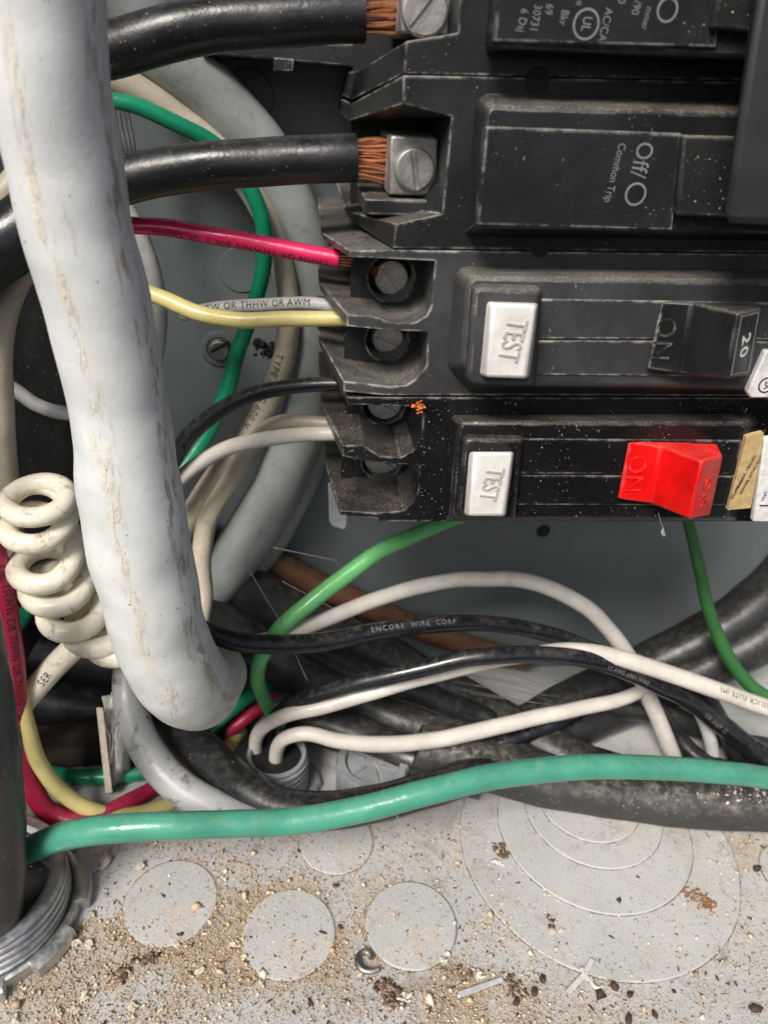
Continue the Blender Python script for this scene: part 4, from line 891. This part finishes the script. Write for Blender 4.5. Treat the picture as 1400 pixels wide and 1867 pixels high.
# dark slivers
bm = bmesh.new()
for k in range(700):
    px, py = rng.uniform(120, 1400), rng.uniform(1500, 1880); c = F(px, py); rr = min(.5, .1*math.exp(abs(rng.normal(0, .6))))+.03
    rock((c.x, c.y, ZF+.45), rr, 1, (rng.uniform(1, 2.6), .7, .4), .7, bm)
tag(link('dark_specks', bm, M['pellet'], sharp=0), 'dark specks and slivers strewn over the enclosure floor', 'specks', kind='stuff')
# loose hairs and fibres
for lab, pts in (('thin pale bristle poking out below the teal cable', [(722, 1486, 122, 1.20), (742, 1515, 121, 1.32), (765, 1547, 120, 1.20)]), ('long fine thread crossing in front of the light green wire', [(455, 1040, 150, 0.60), (482, 1086, 149, 0.72), (512, 1135, 148, 0.60), (560, 1240, 150, 0.60)]),
    ('fine thread stretched above the rusty cable', [(498, 998, 165, 0.72), (555, 1010, 165, 0.78), (612, 1022, 165, 0.60)]), ('white thread with a fluff knot hanging under the red handle', [(1200, 935, 116, 0.72), (1203, 950, 116, 0.72), (1208, 962, 116, 0.72), (1207, 970, 116, 4), (1210, 976, 116, 3)]),
    ('pale bristle lying across the ring fitting', [(682, 1388, 140, 0.90), (694, 1412, 138, 0.96), (700, 1440, 136, 0.84)]), ('thin thread slanting behind the light green wire', [(515, 1060, 170, 0.72), (600, 1105, 170, 0.72), (700, 1160, 170, 0.60)])):
    wire('thread', lab, 'thread', 'fibre', pts, 6, group='loose threads', step=1.5, wob=.2)

fc = fcab
bm = bmesh.new(); us = [u for u, p in zip(fpa.u, fpa.p) if 1250 < to_px(p)[0] < 1430]
for k in range(90):
    p, T, r = fpa.at(min(us[-1], max(us[0], rng.normal(us[0]*.45+us[-1]*.55, (us[-1]-us[0])*.25)))); N = -p; N = (N-T*N.dot(T)).normalized(); B = N.cross(T)
    an = rng.normal(.45, .32); rock(tuple(p+(math.cos(an)*N+math.sin(an)*B)*r*1.02), .17*math.exp(rng.normal(0, .65)), 1, (rng.uniform(.8, 2.0), .8, .5), 1.0, bm)
fl = link('paint_flakes', bm, M['shell'], fc, sharp=0); fl['kind'] = 'stuff'

bm = bmesh.new()
for k in range(46):
    px, py = rng.normal(483, 17), rng.normal(631, 9); p = W(px, py, YW-.05); rock((p.x, p.y, p.z), .5*math.exp(rng.normal(0, .5)), 1, (1.2, .12, .9), 1.2, bm)
q = link('dirt_smear', bm, M['dark'], back, sharp=0); q['kind'] = 'stuff'

# frayed pale fibres among the dark cables
fr = thing('frayed_fibres', 'tuft of frayed pale fibres lying among the dark cables in the middle', 'fibres', W(930, 1260, 160))
for k in range(8):
    y0 = 1218+k*6+rng.normal(0, 2); x0 = 840+rng.uniform(-20, 25); x1 = 1000+rng.uniform(-30, 30)
    link('fibre', tube_bm(path_px([(x0, y0, 163, .45), ((x0+x1)/2, y0+13+rng.normal(0, 3), 162, .6), (x1, y0+30+rng.normal(0, 5), 163, .4)], 2.5, .8), 5), M['wink'], fr)

c = F(120, 1372); bm = rock((0, 0, 0), 1.0, 4, (1, 1, 1), .45)
for v in bm.verts: v.co = Vector((c.x+v.co.x*34, c.y+3+v.co.y*9, ZF+4+v.co.z*9))
tag(link('putty_lump', bm, M['putty'], sharp=0), 'dark brown lump of sealing putty in the shadowed corner behind the yellow loop', 'putty')
